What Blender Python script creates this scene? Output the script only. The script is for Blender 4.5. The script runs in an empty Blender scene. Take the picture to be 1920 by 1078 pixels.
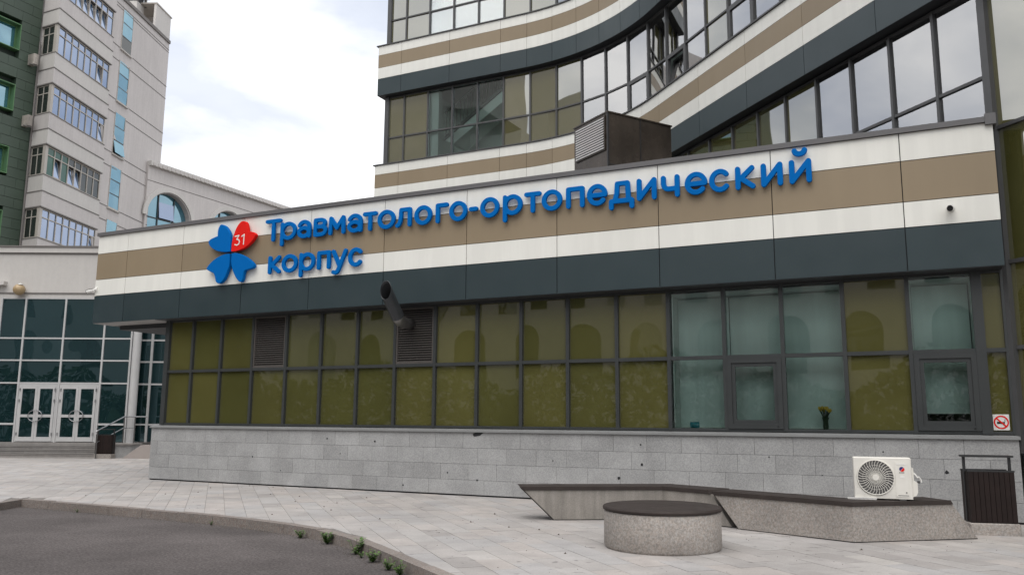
import bpy, math, random
import numpy as np
from mathutils import Vector, Matrix
from mathutils.geometry import tessellate_polygon
random.seed(31)
R = math.radians
SC = bpy.context.scene
COL = SC.collection

# ------------------------------------------------------------------ camera
YAW, PITCH, ROLL = R(25.76), math.atan(245.6 / 1558.0), 0.006
fwd_h = Vector((-math.sin(YAW), math.cos(YAW), 0)); rgt = Vector((math.cos(YAW), math.sin(YAW), 0)); up = Vector((0, 0, 1))
fwd = fwd_h * math.cos(PITCH) + up * math.sin(PITCH)
cup = up * math.cos(PITCH) - fwd_h * math.sin(PITCH)
cr = rgt * math.cos(ROLL) + cup * math.sin(ROLL)
cu = cup * math.cos(ROLL) - rgt * math.sin(ROLL)
cam = bpy.data.cameras.new('camera'); camo = bpy.data.objects.new('camera', cam); COL.objects.link(camo)
m = Matrix.Identity(4)
for i in range(3):
    m[i][0] = cr[i]; m[i][1] = cu[i]; m[i][2] = -fwd[i]
m[0][3], m[1][3], m[2][3] = 0.0, -14.27, 1.45
camo.matrix_world = m
cam.sensor_width = 36.0; cam.lens = 1558.0 / 1920.0 * 36.0; cam.clip_end = 2000; cam.clip_start = .05
SC.camera = camo

# ------------------------------------------------------------------ sky, sun, exposure
SUN = Vector((0.12, -0.52, 0.95)).normalized()
w = bpy.data.worlds.new('World'); SC.world = w; w.use_nodes = True
nt = w.node_tree; nt.nodes.clear()
def wn(t): return nt.nodes.new(t)
out = wn('ShaderNodeOutputWorld'); bg = wn('ShaderNodeBackground'); bg.inputs['Strength'].default_value = 0.10
sky = wn('ShaderNodeTexSky'); sky.sky_type = 'NISHITA'; sky.sun_disc = False
sky.sun_elevation = math.asin(SUN.z); sky.sun_rotation = math.atan2(SUN.x, SUN.y); sky.air_density = 1.0; sky.dust_density = 1.5
tc = wn('ShaderNodeTexCoord'); mp = wn('ShaderNodeMapping'); mp.inputs['Scale'].default_value = (1, 1, 2.2); mp.inputs['Location'].default_value = (.35, .1, .2)
n1 = wn('ShaderNodeTexNoise'); n1.inputs['Scale'].default_value = 2.6; n1.inputs['Detail'].default_value = 7; n1.inputs['Roughness'].default_value = .55; n1.inputs['Distortion'].default_value = .35
r1 = wn('ShaderNodeValToRGB'); r1.color_ramp.elements[0].position = .36; r1.color_ramp.elements[0].color = (.78, .78, .78, 1); r1.color_ramp.elements[1].position = .60; r1.color_ramp.elements[1].color = (1, 1, 1, 1)
n2 = wn('ShaderNodeTexNoise'); n2.inputs['Scale'].default_value = 3.4; n2.inputs['Detail'].default_value = 6; n2.inputs['Distortion'].default_value = .3
r2 = wn('ShaderNodeValToRGB'); r2.color_ramp.elements[0].position = .36; r2.color_ramp.elements[0].color = (6.9, 7.3, 8.2, 1); r2.color_ramp.elements[1].position = .6; r2.color_ramp.elements[1].color = (12.6, 12.5, 12.4, 1)
mx = wn('ShaderNodeMix'); mx.data_type = 'RGBA'
L = nt.links.new
L(tc.outputs['Generated'], mp.inputs['Vector']); L(mp.outputs['Vector'], n1.inputs['Vector']); L(mp.outputs['Vector'], n2.inputs['Vector'])
L(n1.outputs['Fac'], r1.inputs['Fac']); L(n2.outputs['Fac'], r2.inputs['Fac'])
L(r1.outputs['Color'], mx.inputs['Factor']); L(sky.outputs['Color'], mx.inputs['A']); L(r2.outputs['Color'], mx.inputs['B'])
L(mx.outputs['Result'], bg.inputs['Color']); L(bg.outputs['Background'], out.inputs['Surface'])
sun = bpy.data.lights.new('sun', 'SUN'); sun.energy = 1.5; sun.angle = R(55); sun.color = (1, .955, .89)
suno = bpy.data.objects.new('sun', sun); COL.objects.link(suno); suno.rotation_euler = SUN.to_track_quat('Z', 'Y').to_euler(); suno.location = (0, -20, 40)
SC.view_settings.view_transform = 'Standard'; SC.view_settings.look = 'None'; SC.view_settings.gamma = 1; SC.view_settings.exposure = 0.36
SC.view_settings.use_curve_mapping = False
SC.render.engine = 'CYCLES'
SC.cycles.use_denoising = True
SC.cycles.max_bounces = 8; SC.cycles.transparent_max_bounces = 12; SC.cycles.caustics_reflective = False; SC.cycles.caustics_refractive = False
SC.cycles.sample_clamp_indirect = 6

# ------------------------------------------------------------------ helpers
class MB:
    def __init__(s): s.v = []; s.f = []
    def add(s, vs, fs):
        o = len(s.v); s.v += [tuple(v) for v in vs]; s.f += [tuple(i + o for i in f) for f in fs]; return s
    def box(s, x0, y0, z0, x1, y1, z1):
        return s.add([(x0,y0,z0),(x1,y0,z0),(x1,y1,z0),(x0,y1,z0),(x0,y0,z1),(x1,y0,z1),(x1,y1,z1),(x0,y1,z1)],
                     [(3,2,1,0),(4,5,6,7),(0,1,5,4),(1,2,6,5),(2,3,7,6),(3,0,4,7)])
    def hexa(s, b, t):   # four bottom corners (ccw), four top corners
        return s.add(list(b) + list(t), [(3,2,1,0),(4,5,6,7),(0,1,5,4),(1,2,6,5),(2,3,7,6),(3,0,4,7)])
    def chbox(s, x0, y0, z0, x1, y1, z1, c):   # box with chamfered vertical edges and top edge
        p = [(x0+c,y0),(x1-c,y0),(x1,y0+c),(x1,y1-c),(x1-c,y1),(x0+c,y1),(x0,y1-c),(x0,y0+c)]
        q = [(x0+c+c*.6,y0+c),(x1-c-c*.6,y0+c),(x1-c,y0+c+c*.6),(x1-c,y1-c-c*.6),(x1-c-c*.6,y1-c),(x0+c+c*.6,y1-c),(x0+c,y1-c-c*.6),(x0+c,y0+c+c*.6)]
        vs = [(a,b,z0) for a,b in p] + [(a,b,z1-c) for a,b in p] + [(a,b,z1) for a,b in q]
        fs = [tuple(range(7,-1,-1)), tuple(range(16,24))]
        for k in (0, 8):
            for i in range(8): j = (i+1) % 8; fs.append((k+i, k+j, k+8+j, k+8+i))
        return s.add(vs, fs)
    def prism(s, pts, z0, z1):
        n = len(pts)
        a = sum(pts[i][0]*pts[(i+1)%n][1]-pts[(i+1)%n][0]*pts[i][1] for i in range(n))
        if a < 0: pts = pts[::-1]
        vs = [(p[0],p[1],z0) for p in pts] + [(p[0],p[1],z1) for p in pts]
        fs = []
        if n > 4:
            for t in tessellate_polygon([[Vector((p[0],p[1],0)) for p in pts]]):
                t = tuple(t); q = [pts[i] for i in t]
                ar = (q[1][0]-q[0][0])*(q[2][1]-q[0][1])-(q[2][0]-q[0][0])*(q[1][1]-q[0][1])
                if ar < 0: t = t[::-1]
                fs.append(tuple(i+n for i in t)); fs.append(t[::-1])
        else: fs += [tuple(range(n-1,-1,-1)), tuple(range(n,2*n))]
        fs += [(i,(i+1)%n,n+(i+1)%n,n+i) for i in range(n)]
        return s.add(vs, fs)
    def tube(s, path, r, n=8, caps=True):
        path = [Vector(p) for p in path]; rs = r if isinstance(r, (list, tuple)) else [r]*len(path)
        rings = []; prev = None
        for i, p in enumerate(path):
            t = (path[min(i+1,len(path)-1)] - path[max(i-1,0)]).normalized()
            if prev is None:
                ref = Vector((0,0,1)) if abs(t.z) < .9 else Vector((1,0,0))
                a = t.cross(ref).normalized()
            else: a = (prev - t*prev.dot(t)).normalized()
            b = t.cross(a); prev = a
            rings.append([p + (a*math.cos(2*math.pi*k/n) + b*math.sin(2*math.pi*k/n))*rs[i] for k in range(n)])
        vs = [v for r_ in rings for v in r_]; fs = []
        for i in range(len(rings)-1):
            for k in range(n): fs.append((i*n+k, i*n+(k+1)%n, (i+1)*n+(k+1)%n, (i+1)*n+k))
        if caps: fs += [tuple(range(n-1,-1,-1)), tuple(range((len(rings)-1)*n, len(rings)*n))]
        return s.add(vs, fs)
    def lathe(s, prof, c=(0,0,0), n=24):
        vs = []; fs = []
        for r_, z in prof:
            for k in range(n): a = 2*math.pi*k/n; vs.append((c[0]+r_*math.cos(a), c[1]+r_*math.sin(a), c[2]+z))
        for i in range(len(prof)-1):
            for k in range(n): fs.append((i*n+k, i*n+(k+1)%n, (i+1)*n+(k+1)%n, (i+1)*n+k))
        fs += [tuple(range(n-1,-1,-1)), tuple(range((len(prof)-1)*n, len(prof)*n))]
        return s.add(vs, fs)
    def mesh(s, name='m', smooth=False):
        me = bpy.data.meshes.new(name); me.from_pydata(s.v, [], s.f); me.update()
        if smooth: me.polygons.foreach_set('use_smooth', [True]*len(me.polygons))
        return me
def link(name, me, mat=None, parent=None, loc=None, rot=None):
    o = bpy.data.objects.new(name, me); COL.objects.link(o)
    if mat is not None and me is not None and not me.materials: me.materials.append(mat)
    if parent is not None: o.parent = parent
    if loc is not None: o.location = loc
    if rot is not None: o.rotation_euler = rot
    return o
def part(name, mb, mat, parent=None, smooth=False, loc=None, rot=None):
    return link(name, mb.mesh(name, smooth), mat, parent, loc, rot)
def tag(o, label=None, cat=None, group=None, kind=None):
    if label: o['label'] = label
    if cat: o['category'] = cat
    if group: o['group'] = group
    if kind: o['kind'] = kind
    return o
def thing(name, label, cat, loc=(0,0,0), rz=0, group=None):
    o = bpy.data.objects.new(name, None); COL.objects.link(o); o.location = loc; o.rotation_euler = (0,0,rz); o.empty_display_size = .2
    return tag(o, label, cat, group)
def auto_smooth(o, ang=35):
    me = o.data
    me.polygons.foreach_set('use_smooth', [True]*len(me.polygons))
    try: me.set_sharp_from_angle(angle=R(ang))
    except Exception: pass
    return o
_meshes = {}
def slab(w_, t, h):   # shared thin box centred on its origin: x width, y thickness, z height
    k = (round(w_,4), round(t,4), round(h,4))
    if k not in _meshes: _meshes[k] = MB().box(-w_/2,-t/2,-h/2,w_/2,t/2,h/2)
    return _meshes[k].mesh('slab')
_shared = {}
def slab_obj(name, c, w_, t, h, mat, parent, rz=0, rx=0):
    k = (round(w_,4), round(t,4), round(h,4), mat.name)
    if k not in _shared:
        me = slab(w_, t, h); me.materials.append(mat); _shared[k] = me
    o = bpy.data.objects.new(name, _shared[k]); COL.objects.link(o); o.parent = parent; o.location = c; o.rotation_euler = (rx, 0, rz)
    return o
def jit(a): return random.uniform(-a, a)

# ------------------------------------------------------------------ materials
def newmat(name):
    mt = bpy.data.materials.new(name); mt.use_nodes = True
    t = mt.node_tree; t.nodes.clear()
    o = t.nodes.new('ShaderNodeOutputMaterial')
    return mt, t, o
def noise(t, scale, detail=5, rough=.55, vec=None, stretch=None):
    g = t.nodes.new('ShaderNodeNewGeometry'); v = g.outputs['Position']
    if stretch:
        mpn = t.nodes.new('ShaderNodeMapping'); mpn.inputs['Scale'].default_value = stretch
        t.links.new(v, mpn.inputs['Vector']); v = mpn.outputs['Vector']
    n = t.nodes.new('ShaderNodeTexNoise'); n.inputs['Scale'].default_value = scale; n.inputs['Detail'].default_value = detail; n.inputs['Roughness'].default_value = rough
    t.links.new(v, n.inputs['Vector']); return n.outputs['Fac']
def ramp(t, fac, stops):
    r_ = t.nodes.new('ShaderNodeValToRGB'); cr_ = r_.color_ramp
    while len(cr_.elements) < len(stops): cr_.elements.new(.5)
    for e, (p, c) in zip(cr_.elements, stops):
        e.position = p; e.color = (c[0], c[1], c[2], 1) if isinstance(c, (tuple, list)) else (c, c, c, 1)
    t.links.new(fac, r_.inputs['Fac']); return r_.outputs['Color']
def mul(t, a, b, fac=1.0, mode='MULTIPLY'):
    n = t.nodes.new('ShaderNodeMix'); n.data_type = 'RGBA'; n.blend_type = mode; n.inputs['Factor'].default_value = fac
    for sock, val in (('A', a), ('B', b)):
        if isinstance(val, (tuple, list)): n.inputs[sock].default_value = (val[0], val[1], val[2], 1)
        else: t.links.new(val, n.inputs[sock])
    return n.outputs['Result']
def objrand(t):
    oi = t.nodes.new('ShaderNodeObjectInfo'); gi = t.nodes.new('ShaderNodeNewGeometry')
    a = t.nodes.new('ShaderNodeMath'); a.operation = 'ADD'; t.links.new(oi.outputs['Random'], a.inputs[0]); t.links.new(gi.outputs['Random Per Island'], a.inputs[1])
    b = t.nodes.new('ShaderNodeMath'); b.operation = 'FRACT'; t.links.new(a.outputs[0], b.inputs[0]); return b.outputs[0]
def pm(name, col, rough=.6, var=.08, vs=1.5, fine=0, fs=60, bump=0, bs=80, metal=0, spec=.5, rnd=0, streak=0, streak_col=.6, coat=0, blotch=None):
    mt, t, o = newmat(name); b = t.nodes.new('ShaderNodeBsdfPrincipled'); t.links.new(b.outputs[0], o.inputs['Surface'])
    c = ramp(t, noise(t, vs, 6, .6), [(.3, tuple(x*(1-var) for x in col)), (.7, tuple(min(1, x*(1+var)) for x in col))])
    if fine: c = mul(t, c, ramp(t, noise(t, fs, 3, .7), [(.35, 1-fine), (.65, 1.0)]))
    if rnd: c = mul(t, c, ramp(t, objrand(t), [(0, 1-rnd), (1, 1.0)]))
    if streak: c = mul(t, c, ramp(t, noise(t, 1.0, 5, .6, stretch=(5, 5, .35)), [(.42, streak_col), (.62, 1.0)]), streak)
    if blotch: c = mul(t, c, ramp(t, noise(t, blotch[0], 6, .65), [(.38, blotch[1]), (.6, 1.0)]))
    t.links.new(c, b.inputs['Base Color'])
    rn = ramp(t, noise(t, vs*2.3, 4), [(.3, max(0, rough-.06)), (.7, min(1, rough+.06))]); t.links.new(rn, b.inputs['Roughness'])
    b.inputs['Metallic'].default_value = metal; b.inputs['Specular IOR Level'].default_value = spec
    if coat: b.inputs['Coat Weight'].default_value = coat; b.inputs['Coat Roughness'].default_value = .1
    if bump:
        bn = t.nodes.new('ShaderNodeBump'); bn.inputs['Strength'].default_value = bump; bn.inputs['Distance'].default_value = .01
        t.links.new(noise(t, bs, 4, .7), bn.inputs['Height']); t.links.new(bn.outputs[0], b.inputs['Normal'])
    return mt
def glass(name, refl, body=None, tint=None, wave=.0030, rough=.012, dirt=.12, gcol=(1, 1, 1)):
    """pane: a mirror-like coating over an opaque painted back (body) or over clear tinted glass (tint)"""
    mt, t, o = newmat(name)
    if body is not None:
        base = t.nodes.new('ShaderNodeBsdfDiffuse')
        c = ramp(t, noise(t, .7, 5), [(.3, tuple(x*(1-dirt) for x in body)), (.7, tuple(x*(1+dirt) for x in body))])
        c = mul(t, c, ramp(t, objrand(t), [(0, (.80, .82, .76)), (.5, (.96, .94, .9)), (1, (1.10, 1.06, 1.0))])); t.links.new(c, base.inputs['Color'])
    else:
        base = t.nodes.new('ShaderNodeBsdfTransparent'); base.inputs['Color'].default_value = (*tint, 1)
    gl = t.nodes.new('ShaderNodeBsdfGlossy'); gl.inputs['Roughness'].default_value = rough; gl.inputs['Color'].default_value = (*gcol, 1)
    bn = t.nodes.new('ShaderNodeBump'); bn.inputs['Strength'].default_value = 1; bn.inputs['Distance'].default_value = wave
    t.links.new(noise(t, .85, 0, .4), bn.inputs['Height']); t.links.new(bn.outputs[0], gl.inputs['Normal'])
    fr = t.nodes.new('ShaderNodeFresnel'); fr.inputs['IOR'].default_value = 1.5
    mr = t.nodes.new('ShaderNodeMapRange'); mr.inputs['From Min'].default_value = .04; mr.inputs['To Min'].default_value = refl; mr.inputs['To Max'].default_value = 1
    t.links.new(fr.outputs[0], mr.inputs['Value'])
    mxs = t.nodes.new('ShaderNodeMixShader'); t.links.new(mr.outputs[0], mxs.inputs[0]); t.links.new(base.outputs[0], mxs.inputs[1]); t.links.new(gl.outputs[0], mxs.inputs[2])
    t.links.new(mxs.outputs[0], o.inputs['Surface']); return mt
def granite(name, dark, light, rnd=.18, warm=None, gs=55):
    mt, t, o = newmat(name); b = t.nodes.new('ShaderNodeBsdfPrincipled'); t.links.new(b.outputs[0], o.inputs['Surface'])
    c = ramp(t, noise(t, gs, 4, .8), [(.36, dark), (.5, tuple((a+d)/2 for a, d in zip(dark, light))), (.64, light)])
    c = mul(t, c, ramp(t, noise(t, 1.6, 6, .65), [(.3, .80), (.7, 1.06)]))
    if warm: c = mul(t, c, ramp(t, noise(t, 28, 3, .7), [(.4, warm), (.6, (1, 1, 1))]))
    if rnd: c = mul(t, c, ramp(t, objrand(t), [(0, 1-rnd), (.5, 1-rnd*.45), (1, 1.0)]))
    t.links.new(c, b.inputs['Base Color']); b.inputs['Roughness'].default_value = .72
    bn = t.nodes.new('ShaderNodeBump'); bn.inputs['Strength'].default_value = .25; bn.inputs['Distance'].default_value = .006
    t.links.new(noise(t, 70, 4, .75), bn.inputs['Height']); t.links.new(bn.outputs[0], b.inputs['Normal']); return mt

M = {}
M['asphalt'] = pm('asphalt', (.158, .140, .137), .92, .18, .40, .58, 34, 1.0, 60, blotch=(.7, .74), spec=.25)
M['paver'] = None
def paver_mat():
    mt, t, o = newmat('paver'); b = t.nodes.new('ShaderNodeBsdfPrincipled'); t.links.new(b.outputs[0], o.inputs['Surface'])
    c = ramp(t, objrand(t), [(0, (.40, .375, .36)), (.3, (.46, .435, .42)), (.55, (.48, .44, .415)), (.8, (.435, .42, .415)), (1, (.51, .48, .455))])
    c = mul(t, c, ramp(t, noise(t, 2.2, 7, .65), [(.3, .80), (.7, 1.05)]))
    c = mul(t, c, ramp(t, noise(t, 45, 3, .7), [(.35, .88), (.65, 1.03)]))
    c = mul(t, c, ramp(t, noise(t, .35, 5, .6), [(.35, .84), (.62, 1.0)]))
    c = mul(t, c, ramp(t, noise(t, 6.5, 2, .5), [(.27, .62), (.33, 1.0)]))
    t.links.new(c, b.inputs['Base Color']); b.inputs['Roughness'].default_value = .8
    bn = t.nodes.new('ShaderNodeBump'); bn.inputs['Strength'].default_value = .2; bn.inputs['Distance'].default_value = .004
    t.links.new(noise(t, 90, 3, .7), bn.inputs['Height']); t.links.new(bn.outputs[0], b.inputs['Normal']); return mt
M['paver'] = paver_mat()
M['joint'] = pm('joint sand', (.20, .185, .17), .95, .2, 3, .2, 40)
M['kerb'] = granite('kerb granite', (.15, .135, .125), (.34, .31, .29), .2, (1, .90, .84))
M['granite'] = granite('grey granite', (.29, .292, .295), (.47, .47, .465), .14)
M['concrete'] = granite('exposed aggregate', (.22, .205, .19), (.43, .405, .38), .0, (1, .94, .90), 40)
M['concrete_s'] = pm('stained concrete', (.33, .305, .275), .85, .12, 3, .22, 60, .3, 70, streak=.8, streak_col=.66)
M['slab'] = pm('bench board', (.046, .037, .034), .7, .15, 4, .12, 50, .15, 60, spec=.2)
M['white_panel'] = pm('white panel', (.85, .845, .79), .45, .018, .8, rnd=.05, spec=.3, streak=.5, streak_col=.90)
M['tan_panel'] = pm('tan panel', (.300, .235, .155), .42, .03, .8, rnd=.10, spec=.4, streak=.3, streak_col=.92)
M['dark_panel'] = pm('slate panel', (.034, .052, .058), .36, .05, .8, rnd=.12, spec=.45)
M['coping'] = pm('coping metal', (.125, .122, .125), .45, .06, 1.5, spec=.5)
M['frame'] = pm('frame metal', (.036, .040, .041), .45, .06, 2)
M['frame_t'] = pm('tower frame', (.075, .076, .078), .4, .06, 2)
M['backing'] = pm('backing', (.022, .023, .025), .8, .05)
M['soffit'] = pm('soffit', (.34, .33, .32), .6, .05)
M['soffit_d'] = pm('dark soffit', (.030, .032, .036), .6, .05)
M['ledge'] = pm('ledge metal', (.27, .275, .275), .45, .05, 2, metal=.2)
M['olive'] = glass('olive glass', .12, body=(.092, .090, .031))
M['olive_t'] = glass('olive tower glass', .30, body=(.105, .102, .034))
M['clear'] = glass('clear glass', .075, tint=(.87, .945, .925), wave=.0025)
M['clear_t'] = glass('tower glass', .40, tint=(.80, .87, .84), wave=.0028)
M['louvre'] = pm('louvre metal', (.085, .076, .070), .5, .08, 3)
M['white_int'] = pm('white plaster', (.78, .80, .77), .8, .03)
M['blind'] = pm('blind fabric', (.74, .79, .77), .85, .05, 2, streak=.6, streak_col=.88)
M['blue'] = pm('blue acrylic', (.0, .132, .45), .6, .03, 2, spec=.06)
M['blue_side'] = M['blue']
M['red'] = pm('red acrylic', (.75, .016, .012), .6, .03, 2, spec=.08)
M['white'] = pm('white plastic', (.78, .77, .74), .4, .03, 3)
M['ac_white'] = pm('cream plastic', (.74, .72, .665), .45, .04, 4, streak=.3, streak_col=.88)
M['ac_old'] = pm('grimy plastic', (.42, .38, .34), .6, .2, 5, streak=.8, streak_col=.5)
M['black'] = pm('black plastic', (.012, .012, .013), .35, .1)
M['dgrey'] = pm('dark grey plastic', (.085, .082, .08), .5, .1)
M['pipe'] = pm('pipe metal', (.055, .060, .066), .42, .1, 4, metal=.35)
M['pipe_in'] = pm('pipe inside', (.018, .019, .021), .8, .1)
M['foil'] = pm('crumpled foil', (.26, .255, .25), .35, .2, 9, bump=.9, bs=22, metal=.85)
M['ventbox'] = pm('brown sheet metal', (.075, .060, .048), .28, .25, 1.6, streak=.5, streak_col=.55, metal=.45)
M['grille_w'] = pm('pale grille', (.66, .65, .64), .5, .06, 3)
M['bin_wood'] = pm('dark wood slat', (.017, .0095, .008), .55, .25, 6, rnd=.25, spec=.25)
M['bin_metal'] = pm('black metal', (.020, .020, .021), .45, .1)
M['beige'] = pm('beige render', (.55, .52, .505), .85, .05, .25, .06, 8, streak=.5, streak_col=.88)
M['beige_l'] = pm('pale render', (.56, .54, .515), .85, .05, .3, .05, 8, streak=.4, streak_col=.9)
M['beige_d'] = pm('grey band', (.17, .158, .15), .8, .08, .6)
M['green_wall'] = pm('green tile', (.052, .078, .056), .5, .07, .5, rnd=.14)
M['green_joint'] = pm('green joint', (.028, .042, .033), .8, .06)
M['green_frame'] = pm('bright green metal', (.09, .19, .085), .5, .05)
M['win_blue'] = glass('blue window', .34, body=(.05, .11, .20), gcol=(.72, .80, 1.0), wave=.006)
M['win_cyan'] = glass('cyan window', .30, body=(.025, .12, .17), gcol=(.60, .86, 1.0), wave=.02)
M['win_dark'] = glass('dark window', .07, body=(.022, .030, .028))
M['win_green'] = glass('green screen window', .06, body=(.012, .085, .055))
M['teal'] = glass('teal glass', .17, body=(.009, .026, .030), gcol=(.60, .85, .95), wave=.012)
M['win_frame'] = pm('beige frame', (.42, .39, .35), .5, .05)
M['alu'] = pm('white aluminium', (.50, .50, .50), .4, .05, 3)
M['steel'] = pm('steel', (.34, .34, .35), .3, .08, 4, metal=.7)
M['step'] = pm('step stone', (.33, .31, .295), .8, .12, 1.5, .15, 40, streak=.3)
M['globe'] = pm('amber globe', (.40, .29, .16), .3, .15, 6)
M['leaf'] = pm('weed leaf', (.10, .21, .03), .6, .3, 25, rnd=.3)
M['teal_p'] = pm('teal plastic', (.004, .26, .34), .35, .05)
M['petal'] = pm('yellow petal', (.85, .52, .06), .6, .1, 20)
M['stem'] = pm('dark stem', (.02, .035, .015), .6, .1)
M['hill'] = pm('opposite wall', (.36, .34, .32), .85, .08, .2)
M['tree_mass'] = pm('tree mass', (.030, .045, .018), .9, .35, .5)

# ================================================================== GROUND
road = part('road', MB().add([(-400,-400,-.12),(400,-400,-.12),(400,400,-.12),(-400,400,-.12)], [(0,1,2,3)]), M['asphalt']); tag(road, kind='structure')
KERB = [(-12.2,-14.0),(-13.0,-9.6),(-13.64,-6.88),(-13.98,-5.1),(-14.28,-4.48),(-12.96,-4.50),(-9.65,-4.69),(-8.4,-4.86),(-7.5,-5.08),(-6.66,-5.42),(-5.88,-5.92),(-5.2,-6.42),(-4.09,-7.25),(-2.4,-8.5),(0.4,-10.4),(4.5,-12.8),(30.,-26.)]
POLY = KERB + [(60,-26),(60,70),(-90,70),(-90,-14)]
def inside(x, y, P=POLY):
    c = False; n = len(P)
    for i in range(n):
        x1, y1 = P[i]; x2, y2 = P[(i+1) % n]
        if (y1 > y) != (y2 > y) and x < (x2-x1)*(y-y1)/(y2-y1)+x1: c = not c
    return c
mb = MB()
tris = tessellate_polygon([[Vector((p[0],p[1],0)) for p in POLY]])
fs = []
for t in tris:
    q = [POLY[i] for i in t]; ar = (q[1][0]-q[0][0])*(q[2][1]-q[0][1])-(q[2][0]-q[0][0])*(q[1][1]-q[0][1])
    fs.append(tuple(t) if ar > 0 else tuple(t)[::-1])
mb.add([(p[0],p[1],-.008) for p in POLY], fs)
pavement = part('pavement', mb, M['joint']); tag(pavement, kind='structure')
# kerb stones
def resample(P, step):
    outp = [P[0]]; acc = 0
    for i in range(len(P)-1):
        a, b = Vector(P[i]), Vector(P[i+1]); d = (b-a).length; t = step-acc
        while t <= d:
            q = a+(b-a)*(t/d); outp.append((q.x,q.y)); t += step
        acc = (acc+d) % step
    return outp
kerb = thing('kerb', 'low granite kerb curving along the edge of the asphalt', 'kerb')
def kerb_stones(P):
    for i in range(len(P)-1):
        a, b = Vector(P[i]), Vector(P[i+1]); d = (b-a).normalized(); n = Vector((d.y,-d.x))  # road side
        a2, b2 = a+d*.004, b-d*.004; j = jit(.004); h = jit(.005)
        o = part('kerb_stone', MB().hexa([(*(a2+n*(.05+j)),-.3),(*(b2+n*(.05+j)),-.3),(*(b2-n*.10),-.3),(*(a2-n*.10),-.3)][::-1][::-1],
                 [(*(a2+n*(.045+j)),.004+h),(*(b2+n*(.045+j)),.004+h),(*(b2-n*.10),.004+h),(*(a2-n*.10),.004+h)]), M['kerb'], kerb)
left = [(-12.2,-14.0),(-13.0,-9.6),(-13.64,-6.88),(-13.98,-5.1),(-14.28,-4.48)]
kerb_stones(resample(left, .9)+[(-14.28,-4.48)])
kerb_stones(resample(KERB[4:16], .8))
# pavers: rows run along (1,-1), each 0.6 x 0.3
U = Vector((math.sqrt(.5), -math.sqrt(.5))); W = Vector((math.sqrt(.5), math.sqrt(.5)))
def clip(poly, a, b):   # keep left side of a->b
    res = []; n = len(poly)
    def side(p): return (b[0]-a[0])*(p[1]-a[1])-(b[1]-a[1])*(p[0]-a[0])
    for i in range(n):
        p, q = poly[i], poly[(i+1) % n]; sp, sq = side(p), side(q)
        if sp >= 0: res.append(p)
        if (sp > 0 > sq) or (sp < 0 < sq):
            t = sp/(sp-sq); res.append((p[0]+(q[0]-p[0])*t, p[1]+(q[1]-p[1])*t))
    return res
def segd(p, a, b):
    a, b, p = Vector(a), Vector(b), Vector(p); ab = b-a; t = max(0, min(1, (p-a).dot(ab)/ab.length_squared)); return (p-a-ab*t).length
tiles = []
for r_ in range(-75, 5):
    for k in range(-60, 45):
        a0 = k*.6 + (.3 if r_ % 2 else 0) + (r_*7 % 5)*.03; b0 = r_*.3
        c = U*(a0+.3) + W*(b0+.15); x, y = c
        if not (-36 < x < 4.5 and -10.5 < y < 9.5): continue
        if -16.0 < x < 1.0 and y > .25: continue
        if x > 1.0 and x + y > 1.9: continue
        rel = Vector((x, y+14.27)); dep = rel.dot(Vector((fwd_h.x, fwd_h.y))); lat = rel.dot(Vector((rgt.x, rgt.y)))
        if dep < 3 or abs(lat) > dep*.78+1.2: continue
        g = .0025
        pl = [U*(a0+g)+W*(b0+g), U*(a0+.6-g)+W*(b0+g), U*(a0+.6-g)+W*(b0+.3-g), U*(a0+g)+W*(b0+.3-g)]
        pl = [(p.x, p.y) for p in pl]
        if not inside(x, y) and min(segd((x,y),KERB[i],KERB[i+1]) for i in range(len(KERB)-1)) > .36: continue
        for i in range(len(KERB)-1):
            if segd((x,y),KERB[i],KERB[i+1]) < .36:
                d = (Vector(KERB[i+1])-Vector(KERB[i])).normalized(); n = Vector((-d.y, d.x))*.10
                pl = clip(pl, Vector(KERB[i])+n, Vector(KERB[i+1])+n)
                if len(pl) < 3: break
        if len(pl) < 3: continue
        area = abs(sum(pl[i][0]*pl[(i+1)%len(pl)][1]-pl[(i+1)%len(pl)][0]*pl[i][1] for i in range(len(pl))))/2
        if area < .004: continue
        tiles.append((dep, pl))
tiles.sort(key=lambda q: q[0])
far = MB()
for i, (dep, pl) in enumerate(tiles):
    h = jit(.0016)
    if i < 298: part('paver', MB().prism(pl, -.05, h), M['paver'], pavement)
    else: far.prism(pl, -.03, h)
tag(part('distant_pavers', far, M['paver'], pavement), kind='stuff')

# ================================================================== ANNEX
annex = thing('annex_building', 'low hospital annex with white, tan and slate bands over olive windows', 'building', (0,0,0))
FX0, FX1, FY = -18.25, 1.30, -.35
MU = [-15.98,-15.17,-14.28,-13.33,-12.37,-11.42,-10.47,-9.53,-8.58,-7.63,-6.68,-5.73,-4.78,-3.83,-2.87,-1.92,-.97,-.02,.93]
ZB, ZT, ZTOP = 1.31, 2.50, 3.69
# solid body behind the glass
body = MB().box(-15.9,.62,0,-3.95,8.4,5.6).box(-.9,.62,0,-.06,4,5.6).box(-3.95,.9,0,-.9,5.2,5.6).box(-.06,.9,0,1.0,3.,5.6)
body.box(-15.9,.12,0,-3.95,.62,3.7).box(-.9,.12,0,-.06,.62,3.7).box(-3.95,.12,0,1.0,.62,1.26)
part('wall', body, M['backing'], annex)
part('roof', MB().box(-18.1,-.2,5.6,1.0,-.05,5.93).box(-18.1,-.05,5.6,-.6,1.9,5.75).box(-18.1,1.9,5.6,-3.2,4.2,5.75).box(-18.1,4.2,5.6,-5.2,9.2,5.75), M['coping'], annex)
part('fascia_core', MB().box(FX0+.03,FY+.03,3.73,FX1-.03,FY+.09,5.9).box(FX0+.03,FY+.09,3.73,FX0+.09,9.2,5.9), M['backing'], annex)
part('soffit', MB().box(FX0+.02,FY+.01,3.705,-16.1,.25,3.725), M['soffit'], annex)
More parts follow.
